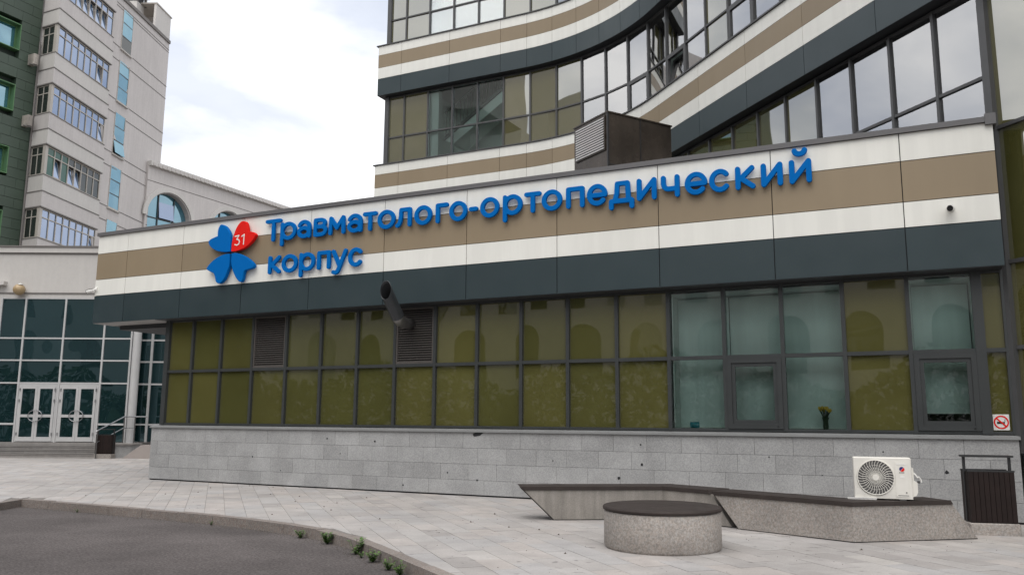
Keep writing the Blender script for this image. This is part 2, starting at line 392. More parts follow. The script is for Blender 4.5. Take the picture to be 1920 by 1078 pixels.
part('soffit', MB().box(FX0+.25,.251,3.60,-16.1,9.0,3.725).box(FX0+.02,.251,3.70,FX0+.249,9.0,3.725), M['soffit_d'], annex)
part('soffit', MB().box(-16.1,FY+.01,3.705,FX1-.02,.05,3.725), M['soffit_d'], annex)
JX = [FX0,-17.19,-15.33,-13.45,-11.55,-9.64,-7.71,-5.80,-3.87,-1.94,.015,FX1]
for z0, z1, mt in ((3.71,4.395,'dark_panel'),(4.395,4.80,'white_panel'),(4.80,5.455,'tan_panel'),(5.455,5.905,'white_panel')):
    for i in range(len(JX)-1):
        g = .007; y = FY + jit(.0015)
        pr = MB().box(JX[i]+(g if i else 0), y, z0+.006, JX[i+1]-(g if i < len(JX)-2 else 0), y+.028, z1-.006)
        part('fascia_panel', pr, M[mt], annex)
    for i in range(5):
        part('fascia_panel', MB().box(FX0+.001, FY+.04+i*1.9, z0+.006, FX0+.028, FY+.04+i*1.9+1.886, z1-.006), M[mt], annex)
part('coping', MB().box(FX0-.03,FY-.045,5.905,FX1+.03,FY+.25,5.99).box(FX0-.03,FY+.25,5.906,FX0+.25,9.2,5.99), M['coping'], annex)
part('coping', MB().box(FX1-.10,FY-.06,5.86,FX1+.045,FY+.26,6.03), M['coping'], annex)
# plinth
plinth = part('plinth', MB().box(-16.20,-.055,-.2,1.29,.12,1.185).box(-16.20,.12,-.2,-16.1,8,1.185), M['backing'], annex)
hh = 1.19/4
for row in range(4):
    x = -16.235; first = True
    off = (.36,.62,.22,.5)[row]
    while x < 1.31 - .03:
        x2 = min(1.31, x + (off if first else .605)); first = False
        if 1.31 - x2 < .12: x2 = 1.31
        y = -.085 + jit(.0025)
        part('granite_tile', MB().box(x+.002, y, row*hh+.002+(.028 if row == 0 else 0), x2-.002, y+.03, (row+1)*hh-.002), M['granite'], plinth)
        x = x2
for row in range(4):
    for i in range(9): part('granite_tile', MB().box(-16.236,-.05+i*.605,row*hh+.002,-16.205,-.05+i*.605+.6,(row+1)*hh-.002), M['granite'], plinth)
part('granite_tile', MB().box(1.285,-.052,-.1,1.311,.2,1.185), M['granite'], plinth)
for x, z, r_ in [(-11.1,1.02,.018),(-10.75,.72,.014),(-13.1,.60,.018),(-9.9,.98,.022),(-8.2,.42,.016),(-7.55,.30,.02),(-9.2,.15,.018),(-4.35,1.02,.018),(-4.33,.68,.026),(-4.75,.44,.028),(-3.95,.33,.02),(-3.4,.25,.016),(-6.0,.7,.012),(-2.2,.86,.012),(-.5,.98,.014),(.35,.7,.03),(-12.3,.33,.014),(-5.6,.2,.015),(-3.83,.32,.01),(-1.4,.6,.011)]:
    pth = MB(); n = 7; ang = random.random()*3
    pth.prism([(r_*1.0*math.cos(ang+2*math.pi*k/n)*random.uniform(.7,1.1), r_*math.sin(ang+2*math.pi*k/n)*random.uniform(.7,1.2)) for k in range(n)], 0, .004)
    part('drill_hole', pth, M['pipe_in'], plinth, loc=(x,-.0865,z), rot=(R(90),0,0))
part('drill_hole', MB().prism([(-.11,.02),(-.06,.05),(.12,.055),(.05,.0),(-.08,-.02)],0,.004), M['pipe_in'], plinth, loc=(-7.55,-.0865,1.13), rot=(R(90),0,0)).name = 'chipped_corner'
part('ledge', MB().hexa([(-16.26,-.125,1.19),(1.33,-.125,1.19),(1.33,.02,1.19),(-16.26,.02,1.19)],[(-16.26,-.125,1.225),(1.33,-.125,1.225),(1.33,.02,1.262),(-16.26,.02,1.262)]), M['ledge'], annex)
# window grid
clear = (13, 14, 15, 17)
louvres = (3, 7)
def mull(x, wd=.062, y0=-.035): part('mullion', MB().box(x-wd/2, y0, 1.262, x+wd/2, .10, 3.705), M['frame'], annex)
for i, x in enumerate(MU): mull(x, .13 if i == 0 else (.14 if i == len(MU)-1 else .062), -.045 if i in (0, len(MU)-1) else -.035)
XS = MU + [1.275]
mull(1.275, .05)
for i in range(len(XS)-1):
    a = XS[i] + (.065 if i == 0 else .07 if i == len(MU)-1 else .031); b = XS[i+1] - (.07 if i == len(MU)-2 else .025 if i == len(MU)-1 else .031)
    for z, hz in ((1.285,.045),(ZT,.062),(3.685,.04)):
        part('transom', MB().box(a, -.030, z-hz/2, b, .09, z+hz/2), M['frame'], annex)
    ww = b-a
    for r_, (z0, z1) in enumerate(((1.3075, ZT-.031), (ZT+.031, 3.665))):
        c = ((a+b)/2, .035, (z0+z1)/2)
        if r_ == 1 and i in louvres:
            lv = part('louvre', MB().box(a+.001,.06,z0,b-.001,.07,z1), M['backing'], annex)
            part('louvre_frame', MB().box(a,-.02,z0,a+.035,.055,z1).box(b-.035,-.02,z0,b,.055,z1).box(a+.035,-.02,z0,b-.035,.055,z0+.035).box(a+.035,-.02,z1-.035,b-.035,.055,z1), M['louvre'], lv)
            n = 22; st = (z1-z0-.07)/n
            for k in range(n):
                zz = z0+.035+st*k
                part('slat', MB().hexa([(a+.036,-.012,zz+.002),(b-.036,-.012,zz+.002),(b-.036,.05,zz+st*.75),(a+.036,.05,zz+st*.75)],[(a+.036,-.012,zz+.014),(b-.036,-.012,zz+.014),(b-.036,.05,zz+st*.75+.010),(a+.036,.05,zz+st*.75+.010)]), M['louvre'], lv)
            continue
        if r_ == 0 and i in (14, 17):
            s1 = part('window_sash', MB().box(a+.002,-.05,z0+.002,a+.075,.05,z1-.002).box(b-.075,-.05,z0+.002,b-.002,.05,z1-.002).box(a+.075,-.05,z0+.002,b-.075,.05,z0+.085).box(a+.075,-.05,z1-.075,b-.075,.05,z1-.002), M['frame'], annex)
            part('inner_frame', MB().box(a+.076,-.03,z0+.086,a+.135,.04,z1-.076).box(b-.135,-.03,z0+.086,b-.076,.04,z1-.076).box(a+.135,-.03,z0+.086,b-.135,.04,z0+.145).box(a+.135,-.03,z1-.135,b-.135,.04,z1-.076), M['frame'], s1)
            part('hinge', MB().box(b-.10,-.058,z0+.03,b-.075,-.05,z0+.05), M['black'], s1)
            slab_obj('pane', ((a+b)/2, .012, (z0+z1)/2+.005), ww-.271, .012, z1-z0-.282, M['clear'], s1)
            continue
        slab_obj('pane', (c[0], c[1], c[2]), ww-.002, .012, z1-z0-.002, M['clear' if i in clear else 'olive'], annex, rz=jit(.0022), rx=jit(.0022))
# niches with blinds behind the clear panes
def niche(x0, x1, zlow, zdark=None):
    part('reveal', MB().box(x0,.075,1.31,x0+.02,.60,3.64).box(x1-.02,.075,1.31,x1,.60,3.64).box(x0+.02,.095,3.60,x1-.02,.60,3.64), M['white_int'], annex)
    part('window_sill', MB().box(x0+.02,.095,1.29,x1-.02,.60,1.308), M['white_int'], annex)
    bl = MB(); n = max(1, round((x1-x0)/.95)); ww = (x1-x0-.05)/n
    for k in range(n):
        b = MB()
        xa, xb = x0+.025+k*ww, x0+.025+(k+1)*ww-.012
        b.box(xa,.42+.01*k,zlow,xb,.426+.01*k,3.58); part('roller_blind', b, M['blind'], annex)
        part('blind_rail', MB().box(xa,.416+.01*k,zlow-.02,xb,.432+.01*k,zlow), M['white'], annex)
niche(-3.785,-1.0,1.335); niche(.01,.87,1.585)
# ---- sign
def sdf_loops(strokes, w_, step=.008):
    P = np.array([p for s_ in strokes for p in s_]); x0, y0 = P.min(0)-w_; x1, y1 = P.max(0)+w_
    nx, ny = int((x1-x0)/step)+2, int((y1-y0)/step)+2
    gx, gy = np.meshgrid(x0+np.arange(nx)*step, y0+np.arange(ny)*step, indexing='ij')
    D = np.full(gx.shape, 9.0)
    for s_ in strokes:
        for (ax, ay), (bx, by) in zip(s_[:-1], s_[1:]):
            dx, dy = bx-ax, by-ay; l2 = dx*dx+dy*dy+1e-12
            t = np.clip(((gx-ax)*dx+(gy-ay)*dy)/l2, 0, 1)
            D = np.minimum(D, np.hypot(gx-ax-t*dx, gy-ay-t*dy))
    D -= w_/2 + 1e-6
    nxt = {}
    S = D < 0
    def ip(i, j, k, l_):
        a, b = D[i,j], D[k,l_]; t = a/(a-b); return (('%d,%d,%d,%d' % ((i,j,k,l_) if (i,j) < (k,l_) else (k,l_,i,j))), (x0+(i+(k-i)*t)*step, y0+(j+(l_-j)*t)*step))
    pts = {}
    for i in range(nx-1):
        for j in range(ny-1):
            q = (S[i,j], S[i+1,j], S[i+1,j+1], S[i,j+1])
            if all(q) or not any(q): continue
            cs = [(i,j),(i+1,j),(i+1,j+1),(i,j+1)]; ins, outs = [], []
            for e in range(4):
                a, b = cs[e], cs[(e+1)%4]
                if S[a] != S[b]:
                    k, p = ip(*a, *b); pts[k] = p
                    (outs if S[a] else ins).append((e, k))
            for e, k in ins:   # entering the inside along the cell edge; contour goes from exit to entry
                o_ = min(outs, key=lambda z: (z[0]-e) % 4); nxt[o_[1]] = k
    loops = []
    while nxt:
        k0 = next(iter(nxt)); k = k0; lp = []
        while k in nxt: lp.append(pts[k]); k = nxt.pop(k)
        if len(lp) > 6: loops.append(lp)
    return loops
def simplify(lp, tol=.0012):
    outp = [lp[0]]
    i = 0
    while i < len(lp)-1:
        j = min(i+6, len(lp)-1)
        while j > i+1:
            a, b = np.array(lp[i]), np.array(lp[j]); d = b-a; n_ = np.hypot(*d)+1e-12
            if max(abs(d[0]*(p[1]-a[1])-d[1]*(p[0]-a[0]))/n_ for p in lp[i+1:j]) < tol: break
            j -= 1
        outp.append(lp[j]); i = j
    return outp
def extrude_loops(loops, half, bevel=.006):
    cd = bpy.data.curves.new('tmp', 'CURVE'); cd.dimensions = '2D'; cd.fill_mode = 'BOTH'; cd.extrude = half-bevel; cd.bevel_depth = bevel; cd.bevel_resolution = 1; cd.offset = -bevel
    for lp in loops:
        sp = cd.splines.new('POLY'); sp.points.add(len(lp)-1)
        for p, q in zip(sp.points, lp): p.co = (q[0], q[1], 0, 1)
        sp.use_cyclic_u = True
    co = bpy.data.objects.new('tmp', cd); COL.objects.link(co)
    me = bpy.data.meshes.new_from_object(co.evaluated_get(bpy.context.evaluated_depsgraph_get()))
    bpy.data.objects.remove(co); bpy.data.curves.remove(cd)
    me.transform(Matrix.Rotation(R(90), 4, 'X')); return me
def arc(cx, cy, rx, ry, a0, a1, n=28): return [(cx+rx*math.cos(R(a0+(a1-a0)*k/n)), cy+ry*math.sin(R(a0+(a1-a0)*k/n))) for k in range(n+1)]
RING = arc(.5,.5,.5,.5,0,360,40)
GL = {
 'Т': [[(0,1.31),(1,1.31)],[(.5,1.31),(.5,0)]],
 'р': [RING, [(0,1),(0,-.40)]],
 'а': [arc(.48,.60,.50,.40,155,0)+[(.98,0)], arc(.47,.29,.47,.29,0,360,30)],
 'в': [[(0,0),(0,1),(.5,1)]+arc(.55,.77,.36,.23,90,-90,14)+[(0,.54)], [(.5,.54)]+arc(.58,.27,.42,.27,90,-90,14)+[(0,0)]],
 'м': [[(0,0),(.04,1),(.5,.32),(.96,1),(1,0)]],
 'т': [[(0,1),(1,1)],[(.5,1),(.5,0)]],
 'о': [RING],
 'л': [[(0,.0),(.12,.05),(.22,.22),(.28,.55),(.30,1),(1,1),(1,0)]],
 'г': [[(0,0),(0,1),(1,1)]],
 '-': [[(0,.52),(1,.52)]],
 'п': [[(0,0),(0,1),(1,1),(1,0)]],
 'е': [[(0,.48),(1,.48)], arc(.5,.5,.5,.5,0,318,40)],
 'д': [[(.17,0),(.27,.45),(.30,1),(.80,1),(.84,0)],[(0,-.36),(0,0),(1,0),(1,-.36)]],
 'и': [[(0,1),(0,0),(1,1),(1,0)]],
 'ч': [[(0,1),(0,.68),(.06,.50),(.18,.40),(.36,.36),(1,.36)],[(1,1),(1,0)]],
 'с': [arc(.5,.5,.5,.5,42,318,36)],
 'к': [[(0,0),(0,1)],[(0,.48),(.2,.48)],[(.92,1),(.2,.48),(.96,0)]],
 'й': [[(0,1),(0,0),(1,1),(1,0)], arc(.5,1.62,.30,.20,185,355,14)],
 'у': [[(0,1),(.50,.06)],[(1,1),(.50,-.12),(.36,-.36),(.20,-.42),(.04,-.38)]],
}
SW = .087
sign = thing('lettering_sign', 'blue raised Cyrillic letters in two lines along the annex fascia', 'sign', (0,0,0))
L1 = list('Травматолого-ортопедический')
E1 = [(-12.75,-12.30),(-12.32,-11.88),(-11.85,-11.48),(-11.41,-11.05),(-11.01,-10.58),(-10.52,-10.14),(-10.13,-9.77),(-9.76,-9.33),(-9.32,-8.94),(-8.87,-8.46),(-8.37,-8.08),(-8.06,-7.66),(-7.62,-7.42),(-7.37,-6.96),(-6.88,-6.47),(-6.43,-6.08),(-6.07,-5.66),(-5.58,-5.22),(-5.17,-4.78),(-4.75,-4.28),(-4.23,-3.87),(-3.79,-3.46),(-3.37,-2.98),(-2.95,-2.58),(-2.51,-2.17),(-2.09,-1.74),(-1.64,-1.29)]
L2 = list('корпус'); E2 = [(-12.62,-12.26),(-12.24,-11.81),(-11.76,-11.34),(-11.28,-10.93),(-10.90,-10.50),(-10.47,-10.09)]
XH = .405
for chars, ext, base in ((L1, E1, 5.26), (L2, E2, 4.535)):
    for ch, (a, b) in zip(chars, ext):
        wl, hl = b-a-SW, XH-SW
        st = [[(a+SW/2+x*wl, base+SW/2+y*hl) for x, y in s_] for s_ in GL[ch]]
        me = extrude_loops([simplify(l_) for l_ in sdf_loops(st, SW)], .028)
        o = link('letter', me, M['blue'], sign, loc=(0, FY-.072, 0)); auto_smooth(o, 40)
part('mounting_stud', MB(), M['steel'], sign) if False else None
# ---- four-petal emblem
emb = thing('clover_emblem', 'four-petal emblem of three blue and one red heart with white 31', 'emblem', (-13.7,FY,5.1))
HE = {'UL': [(-14.04,5.78),(-14.09,5.73),(-14.12,5.64),(-14.12,5.52),(-14.21,5.50),(-14.34,5.46),(-14.39,5.40),(-14.33,5.30),(-14.21,5.22),(-14.06,5.16),(-13.86,5.13),(-13.71,5.13),(-13.71,5.28),(-13.73,5.43),(-13.77,5.57),(-13.86,5.69),(-13.95,5.76)],
 'UR': [(-13.39,5.80),(-13.48,5.76),(-13.57,5.65),(-13.63,5.51),(-13.67,5.35),(-13.685,5.13),(-13.60,5.12),(-13.43,5.14),(-13.25,5.20),(-13.09,5.31),(-13.0,5.42),(-13.0,5.47),(-13.08,5.52),(-13.23,5.55),(-13.25,5.67),(-13.30,5.77)],
 'LL': [(-13.73,5.08),(-13.90,5.075),(-14.09,5.02),(-14.26,4.93),(-14.39,4.81),(-14.38,4.76),(-14.28,4.71),(-14.18,4.67),(-14.13,4.59),(-14.09,4.47),(-14.01,4.42),(-13.93,4.44),(-13.83,4.54),(-13.76,4.69),(-13.72,4.80),(-13.715,4.95)],
 'LR': [(-13.665,5.08),(-13.51,5.075),(-13.32,5.01),(-13.14,4.91),(-13.01,4.80),(-12.99,4.74),(-13.04,4.70),(-13.17,4.68),(-13.26,4.66),(-13.28,4.59),(-13.30,4.47),(-13.35,4.41),(-13.44,4.46),(-13.54,4.58),(-13.63,4.75),(-13.665,4.90)]}
CUSP = {'UL': (3, 11), 'UR': (5, 13), 'LL': (0, 7), 'LR': (0, 8)}
def smooth_loop(P, cusps, n=5):
    outp = []; N = len(P)
    for i in range(N):
        p0, p1, p2, p3 = [np.array(P[(i+k) % N]) for k in (-1,0,1,2)]
        if i in cusps: p0 = p1
        if (i+1) % N in cusps: p3 = p2
        for k in range(n):
            t = k/n
            outp.append(tuple(.5*((2*p1)+(-p0+p2)*t+(2*p0-5*p1+4*p2-p3)*t*t+(-p0+3*p1-3*p2+p3)*t**3)))
    return outp
for k, P in HE.items():
    lp = [(x+13.7, z-5.1) for x, z in smooth_loop(P, CUSP[k])]
    me = extrude_loops([lp], .045, .008)
    o = link('heart_petal', me, M['red' if k == 'UR' else 'blue'], emb, loc=(0,-.09,0)); auto_smooth(o, 40)
    if k == 'UR':
        tag(o, 'red heart petal with white 31')
        s31 = [[(-13.585,5.46),(-13.47,5.475),(-13.53,5.39),(-13.47,5.375),(-13.445,5.33),(-13.465,5.275),(-13.52,5.255),(-13.58,5.275)], [(-13.385,5.445),(-13.315,5.485),(-13.325,5.26)]]
        for st in s31:
            me = extrude_loops([simplify(l_) for l_ in sdf_loops([[(x+13.7, z-5.1) for x, z in st]], .026, .004)], .003, .001)
            link('numeral', me, M['white'], o, loc=(0,-.047,0))

# ================================================================== TOWER
tower = thing('curved_tower', 'tall hospital wing sweeping in a concave curve above the annex', 'building', (0,0,0))
CC, RG, S_ARC, BAY = Vector((-10.93, 2.0)), 7.3, 4.69, .9767
S_DIAG = S_ARC + RG*math.pi/4
AE = CC + Vector((math.sin(math.pi/4), math.cos(math.pi/4)))*RG
def crv(s_, off=0.0):   # plan point on the glass line (s from first mullion), off towards the camera
    if s_ < S_ARC: p, n = Vector((-15.62+s_, 9.3)), Vector((0,-1))
    elif s_ < S_DIAG:
        th = (s_-S_ARC)/RG; d = Vector((math.sin(th), math.cos(th))); p, n = CC+d*RG, -d
    else: p, n = AE+Vector((math.sqrt(.5),-math.sqrt(.5)))*(s_-S_DIAG), Vector((-math.sqrt(.5),-math.sqrt(.5)))
    return p+n*off
def station(k): return -.71 if k == 0 else (k-1)*BAY
def strip(s0, s1, o0, o1, z0, z1):
    curved = s1 > S_ARC and s0 < S_DIAG
    n = max(1, int((s1-s0)/.24)) if curved else 1
    ss = [s0+(s1-s0)*k/n for k in range(n+1)]
    b = MB(); vs = []
    for s_ in ss:
        pi_, po = crv(s_, o0), crv(s_, o1)
        vs += [(po.x,po.y,z0),(pi_.x,pi_.y,z0),(pi_.x,pi_.y,z1),(po.x,po.y,z1)]
    fs = [(0,3,2,1), tuple(4*n+i for i in (0,1,2,3))]
    for k in range(n):
        for i in range(4): j = (i+1) % 4; fs.append((4*k+i, 4*k+j, 4*k+4+j, 4*k+4+i))
    return b.add(vs, [f[::-1] for f in fs])
NB = 27
ZD = (8.32, 12.75, 17.18)   # undersides of the three band courses
JK = [0,1,3,5,6,7,8,9,10,11,12,14,16,18,20,22,24,26,27]
for zi, zb in enumerate(ZD):
    part('spandrel', strip(-.97, station(NB), -.25, .262, zb+.04, zb+1.80), M['backing'], tower)
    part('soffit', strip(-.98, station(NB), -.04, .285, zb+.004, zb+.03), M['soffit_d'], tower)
    z = zb
    for hgt, mt in ((.63,'dark_panel'),(.41,'white_panel'),(.48,'tan_panel'),(.33,'white_panel')):
        for a, b in zip(JK[:-1], JK[1:]):
            s0 = -.98 if a == 0 else station(a); s1 = station(b)
            part('fascia_panel', strip(s0+(.006 if a else 0), s1-.006, .270, .30, z+.005, z+hgt-.005), M[mt], tower)
        part('fascia_panel', MB().box(-16.602,9.005,z+.005,-16.57,12.5,z+hgt-.005), M[mt], tower)
        z += hgt
    part('coping', strip(-1.05, station(NB), -.03, .34, zb+1.852, zb+1.885), M['frame_t'], tower)
part('wall', strip(-.9, station(NB), -3.3, -3.0, 0, 19.0), M['white_int'], tower)
part('wall', MB().box(-16.45,9.35,0,-16.33,12.6,19.0), M['dark_panel'], tower)
for zf in (5.4, 9.9, 14.3, 18.9): part('floor_slab', strip(-.7, station(NB), -2.98, -.10, zf-.3, zf-.02), M['white_int'], tower)
levels = [(5.6, 8.30, 6.78), (10.215, 12.735, 11.22), (14.645, 17.165, 15.65)]
def t_mull(k, z0, z1, wd=.055, d=.055):
    s_ = station(k); p = crv(s_); t = (crv(s_+.01)-crv(s_-.01)).normalized(); a = math.atan2(t.y, t.x)
    slab_obj('mullion', (p.x, p.y, (z0+z1)/2), wd, 2*d, z1-z0, M['frame_t'], tower, rz=a)
def t_pane(k, z0, z1, mat, sash=None):
    a, b = crv(station(k)), crv(station(k+1)); c = (a+b)/2; d = b-a; an = math.atan2(d.y, d.x); ww = d.length-.058
    n = Vector((d.y, -d.x)).normalized()
    if sash:
        sh = thing('window_sash', None, None, (c.x, c.y, z0), an); sh.parent = tower
        h = z1-z0; f = .065
        fr = part('sash_frame', MB().box(-ww/2,-.05,0,-ww/2+f,.04,h).box(ww/2-f,-.05,0,ww/2,.04,h).box(-ww/2+f,-.05,0,ww/2-f,.04,f).box(-ww/2+f,-.05,h-f,ww/2-f,.04,h), M['frame_t'], sh)
        pn = part('pane', MB().box(-ww/2+f+.002,-.01,f+.002,ww/2-f-.002,.0,h-f-.002), M['clear_t'], sh)
        if sash == 'open':   # inner leaf tilted inwards at the top
            pn.rotation_euler = (R(-9), 0, 0)
            lf = part('tilted_leaf', MB().box(-ww/2+f,-.02,f,-ww/2+f+.05,.03,h-f).box(ww/2-f-.05,-.02,f,ww/2-f,.03,h-f).box(-ww/2+f+.05,-.02,h-f-.05,ww/2-f-.05,.03,h-f), M['frame_t'], sh)
            lf.rotation_euler = (R(-9), 0, 0)
        return
    slab_obj('pane', (c.x, c.y, (z0+z1)/2), ww-.002, .014, z1-z0-.002, mat, tower, rz=an+jit(.006), rx=jit(.005))
def t_rail(k, z, mat='frame_t', h=.05):
    a, b = crv(station(k)), crv(station(k+1)); c = (a+b)/2; d = b-a
    slab_obj('transom', (c.x, c.y, z), d.length-.056, .09, h, M[mat], tower, rz=math.atan2(d.y, d.x))
def t_blind(k, z0, z1, off=-.28):
    a, b = crv(station(k)+.03, off), crv(station(k+1)-.03, off); c = (a+b)/2; d = b-a
    slab_obj('roller_blind', (c.x, c.y, (z0+z1)/2), d.length, .01, z1-z0, M['blind'], tower, rz=math.atan2(d.y, d.x))
OL = {0: set(range(0, 18)), 1: {0,1,5,6,7,14,18,19,22,23}, 2: {0,1,5,6,9,10,13,15,18,21}}
SASH = {(1,10): 'shut', (1,12): 'open', (1,15): 'shut', (2,11): 'shut', (0,14): None}
NOBLIND = {(1,2),(1,3),(1,4),(2,2),(2,3),(2,4)}
for li, (z0, z1, zt) in enumerate(levels):
    kk = range(8, 22) if li == 0 else range(0, NB)
    for k in kk:
        t_mull(k, z0, z1, .16 if k == 0 else .055, .09 if k == 0 else .055)
        mt = M['olive_t'] if k in OL[li] else M['clear'] if (li,k) in NOBLIND and li == 1 else M['clear_t']
        if li == 0: z0b = z0
        t_rail(k, z0+.02, h=.04); t_rail(k, zt); t_rail(k, z1-.025, h=.05)
        t_pane(k, zt+.026, z1-.051, mt); t_pane(k, z0+.041, zt-.026, mt, SASH.get((li,k)))
        if k not in OL[li] and (li,k) not in NOBLIND: t_blind(k, z0+.05, z1-.04)
# thick mullion and the glass wall that runs down to the ground right of the annex
t_mull(22, 1.0, 8.30, .13, .10)
for k in range(22, NB):
    if k > 22: t_mull(k, .3, 8.30)
    zs = [.32, 1.30, 2.53, 3.81, 5.90, 8.28]
    for a, b in zip(zs[:-1], zs[1:]): t_pane(k, a+.028, b-.028, M['olive_t'])
    for z in zs: t_rail(k, z, h=.055)
part('plinth', strip(station(22)+.2, station(NB), -.1, .05, -.2, .29), M['granite'], tower)
part('back_panel', strip(station(22), station(NB), -.9, -.8, 0, 8.3), M['backing'], tower)
# stair hall behind the three clear bays of the middle floor
for s_ in (station(2)+.02, station(5)-.02):
    a = crv(s_)
    part('partition', MB().box(a.x-.03, 9.42, 9.9, a.x+.03, 12.3, 12.74), M['white_int'], tower)
    part('partition', MB().box(a.x-.03, 9.42, 14.4, a.x+.03, 12.3, 17.1), M['white_int'], tower)
part('bounce_wall', MB().box(-14.6,10.9,9.9,-11.8,11.0,12.74), M['white_int'], tower)  # extra white partition, added to bounce light onto the stair
part('column', MB().box(-14.58,9.42,10.22,-14.30,9.62,12.72), M['white_int'], tower)
part('column', MB().box(-14.58,9.42,14.66,-14.30,9.62,17.1), M['white_int'], tower)
n = 10; sx, sz, run, rise = -14.15, 10.95, .285, .185
pts = [(sx, sz)]
for i in range(n): pts += [(sx+run*i, sz+rise*(i+1)), (sx+run*(i+1), sz+rise*(i+1))]
pts += [(sx+run*n, sz+rise*n-.42), (sx+.35, sz-.16)]
b2 = MB().prism(pts, 0, .9); stair = MB(); stair.v = [(x, 9.62+z_, y) for x, y, z_ in b2.v]; stair.f = [f[::-1] for f in b2.f]
stair = part('stair_flight', stair, M['white_int'], tower)
for i in range(20): part('baluster', MB().box(sx+.05+i*.14, 9.575, sz+.10+i*.14*.649, sx+.072+i*.14, 9.597, sz+.95+i*.14*.649), M['dgrey'], stair)
part('handrail', MB().tube([(sx,9.585,sz+.97),(sx+2.7,9.585,sz+.97+2.7*.649)], .04, 8), M['dgrey'], stair)
part('stringer', MB().hexa([(sx,9.57,sz-.02),(sx+2.7,9.57,sz-.02+2.7*.649),(sx+2.7,9.61,sz-.02+2.7*.649),(sx,9.61,sz-.02)],[(sx,9.57,sz+.12),(sx+2.7,9.57,sz+.12+2.7*.649),(sx+2.7,9.61,sz+.12+2.7*.649),(sx,9.61,sz+.12)]), M['dgrey'], stair)

# ================================================================== ROOFTOP VENT BOX
vb = thing('roof_vent_housing', 'brown sheet-metal ventilation box with a pale louvred grille on the annex roof', 'vent', (-5.42,1.5,5.76), R(56))
# local x along the long side (towards back right), local y to the back left
zt = 7.8-5.76
part('casing', MB().box(0,0,0,1.72,1.22,zt-.03), M['ventbox'], vb)
part('lid', MB().box(-.02,-.02,zt-.03,1.74,1.24,zt), M['ventbox'], vb)
for x in (.86,): part('seam', MB().box(x-.012,-.008,.0,x+.012,0,zt-.03), M['bin_metal'], vb)
part('seam', MB().box(0,-.006,zt*.44,1.72,0,zt*.44+.02), M['bin_metal'], vb)
part('corner_trim', MB().box(-.012,-.012,0,.03,0,zt-.03).box(-.012,0,0,0,.03,zt-.03), M['bin_metal'], vb)
gr = part('grille', MB().box(-.012,.10,zt-.80,-.002,1.10,zt-.10), M['backing'], vb)
part('grille_frame', MB().box(-.03,.07,zt-.83,-.002,.10,zt-.07).box(-.03,1.10,zt-.83,-.002,1.13,zt-.07).box(-.03,.10,zt-.83,-.002,1.10,zt-.80).box(-.03,.10,zt-.10,-.002,1.10,zt-.07), M['ventbox'], gr)
for i in range(13):
    z = zt-.80+.054*i
    part('slat', MB().hexa([(-.05,.10,z),(-.012,.10,z+.03),(-.012,1.10,z+.03),(-.05,1.10,z)],[(-.05,.10,z+.028),(-.012,.10,z+.05),(-.012,1.10,z+.05),(-.05,1.10,z+.028)]), M['grille_w'], gr)

# ================================================================== EXHAUST DUCT
dx = -9.08
duct = thing('exhaust_duct', 'grey exhaust pipe with slanted mouth jutting from the louvred window', 'duct', (dx,0,3.30))
part('foil_elbow', MB().tube([(-.08,-.01,.03),(-.06,-.24,.03),(-.03,-.46,.04),(0,-.60,.09),(.0,-.66,.15)], [.105,.112,.118,.122,.124], 14), M['foil'], duct, smooth=True)
n = 28; pr, ycut = .130, -1.08
ax = Vector((.02,-.70,.715)).normalized(); a1 = ax.cross(Vector((1,0,0))).normalized(); a2 = ax.cross(a1)
vs = []
base = Vector((0,-.62,.11))
for k in range(n):
    d = a1*math.cos(2*math.pi*k/n)+a2*math.sin(2*math.pi*k/n)
    p0 = base+d*pr; t = (ycut-p0.y)/ax.y; p1 = p0+ax*t
    q1 = p1-d*.008; q0 = q1-ax*.45
    vs += [p0, p1, q1, q0]
fs = []
for k in range(n):
    j = (k+1) % n
    for i in range(3): fs.append((4*k+i, 4*k+i+1, 4*j+i+1, 4*j+i))
fs.append(tuple(4*k+3 for k in range(n))); fs.append(tuple(4*k for k in range(n))[::-1])
auto_smooth(part('pipe', MB().add(vs, [f[::-1] for f in fs]), M['pipe'], duct), 50)
vs2 = []
for k in range(n):
    d = a1*math.cos(2*math.pi*k/n)+a2*math.sin(2*math.pi*k/n)
    p0 = base+d*(pr-.012); t = (ycut+.03-p0.y)/ax.y; vs2 += [p0+ax*t, p0+ax*.1]
part('pipe_lining', MB().add(vs2, [(2*k,2*((k+1)%n),2*((k+1)%n)+1,2*k+1) for k in range(n)]+[tuple(2*k+1 for k in range(n))]), M['pipe_in'], duct)

# ================================================================== SECURITY CAMERAS
def sec_cam(name, label, loc, rz):
    t = thing(name, label, 'camera', loc, rz, 'security cameras on the fascia')
    part('base', MB().tube([(0,0,0),(0,-.03,0)], .055, 16), M['white'], t, smooth=False)
    part('arm', MB().tube([(0,-.03,0),(0,-.07,-.005),(.0,-.10,-.02)], .022, 10), M['white'], t)
    part('housing', MB().tube([(0,-.06,-.02),(0,-.075,-.023),(0,-.24,-.06),(0,-.25,-.062)], [.035,.045,.048,.045], 16), M['white'], t)
    part('lens', MB().tube([(0,-.2505,-.062),(0,-.262,-.065)], .042, 16), M['black'], t)
    part('sun_shield', MB().hexa([(-.05,-.28,-.02),(.05,-.28,-.02),(.05,-.08,.025),(-.05,-.08,.025)],[(-.05,-.28,-.014),(.05,-.28,-.014),(.05,-.08,.031),(-.05,-.08,.031)]), M['white'], t)
    return t
sec_cam('security_camera', 'white bullet camera on the pale band near the right end of the fascia', (.66,FY,4.64), R(-5))
sec_cam('security_camera', 'white bullet camera pointing left off the left corner of the fascia', (FX0+.08,FY,4.56), R(-62))

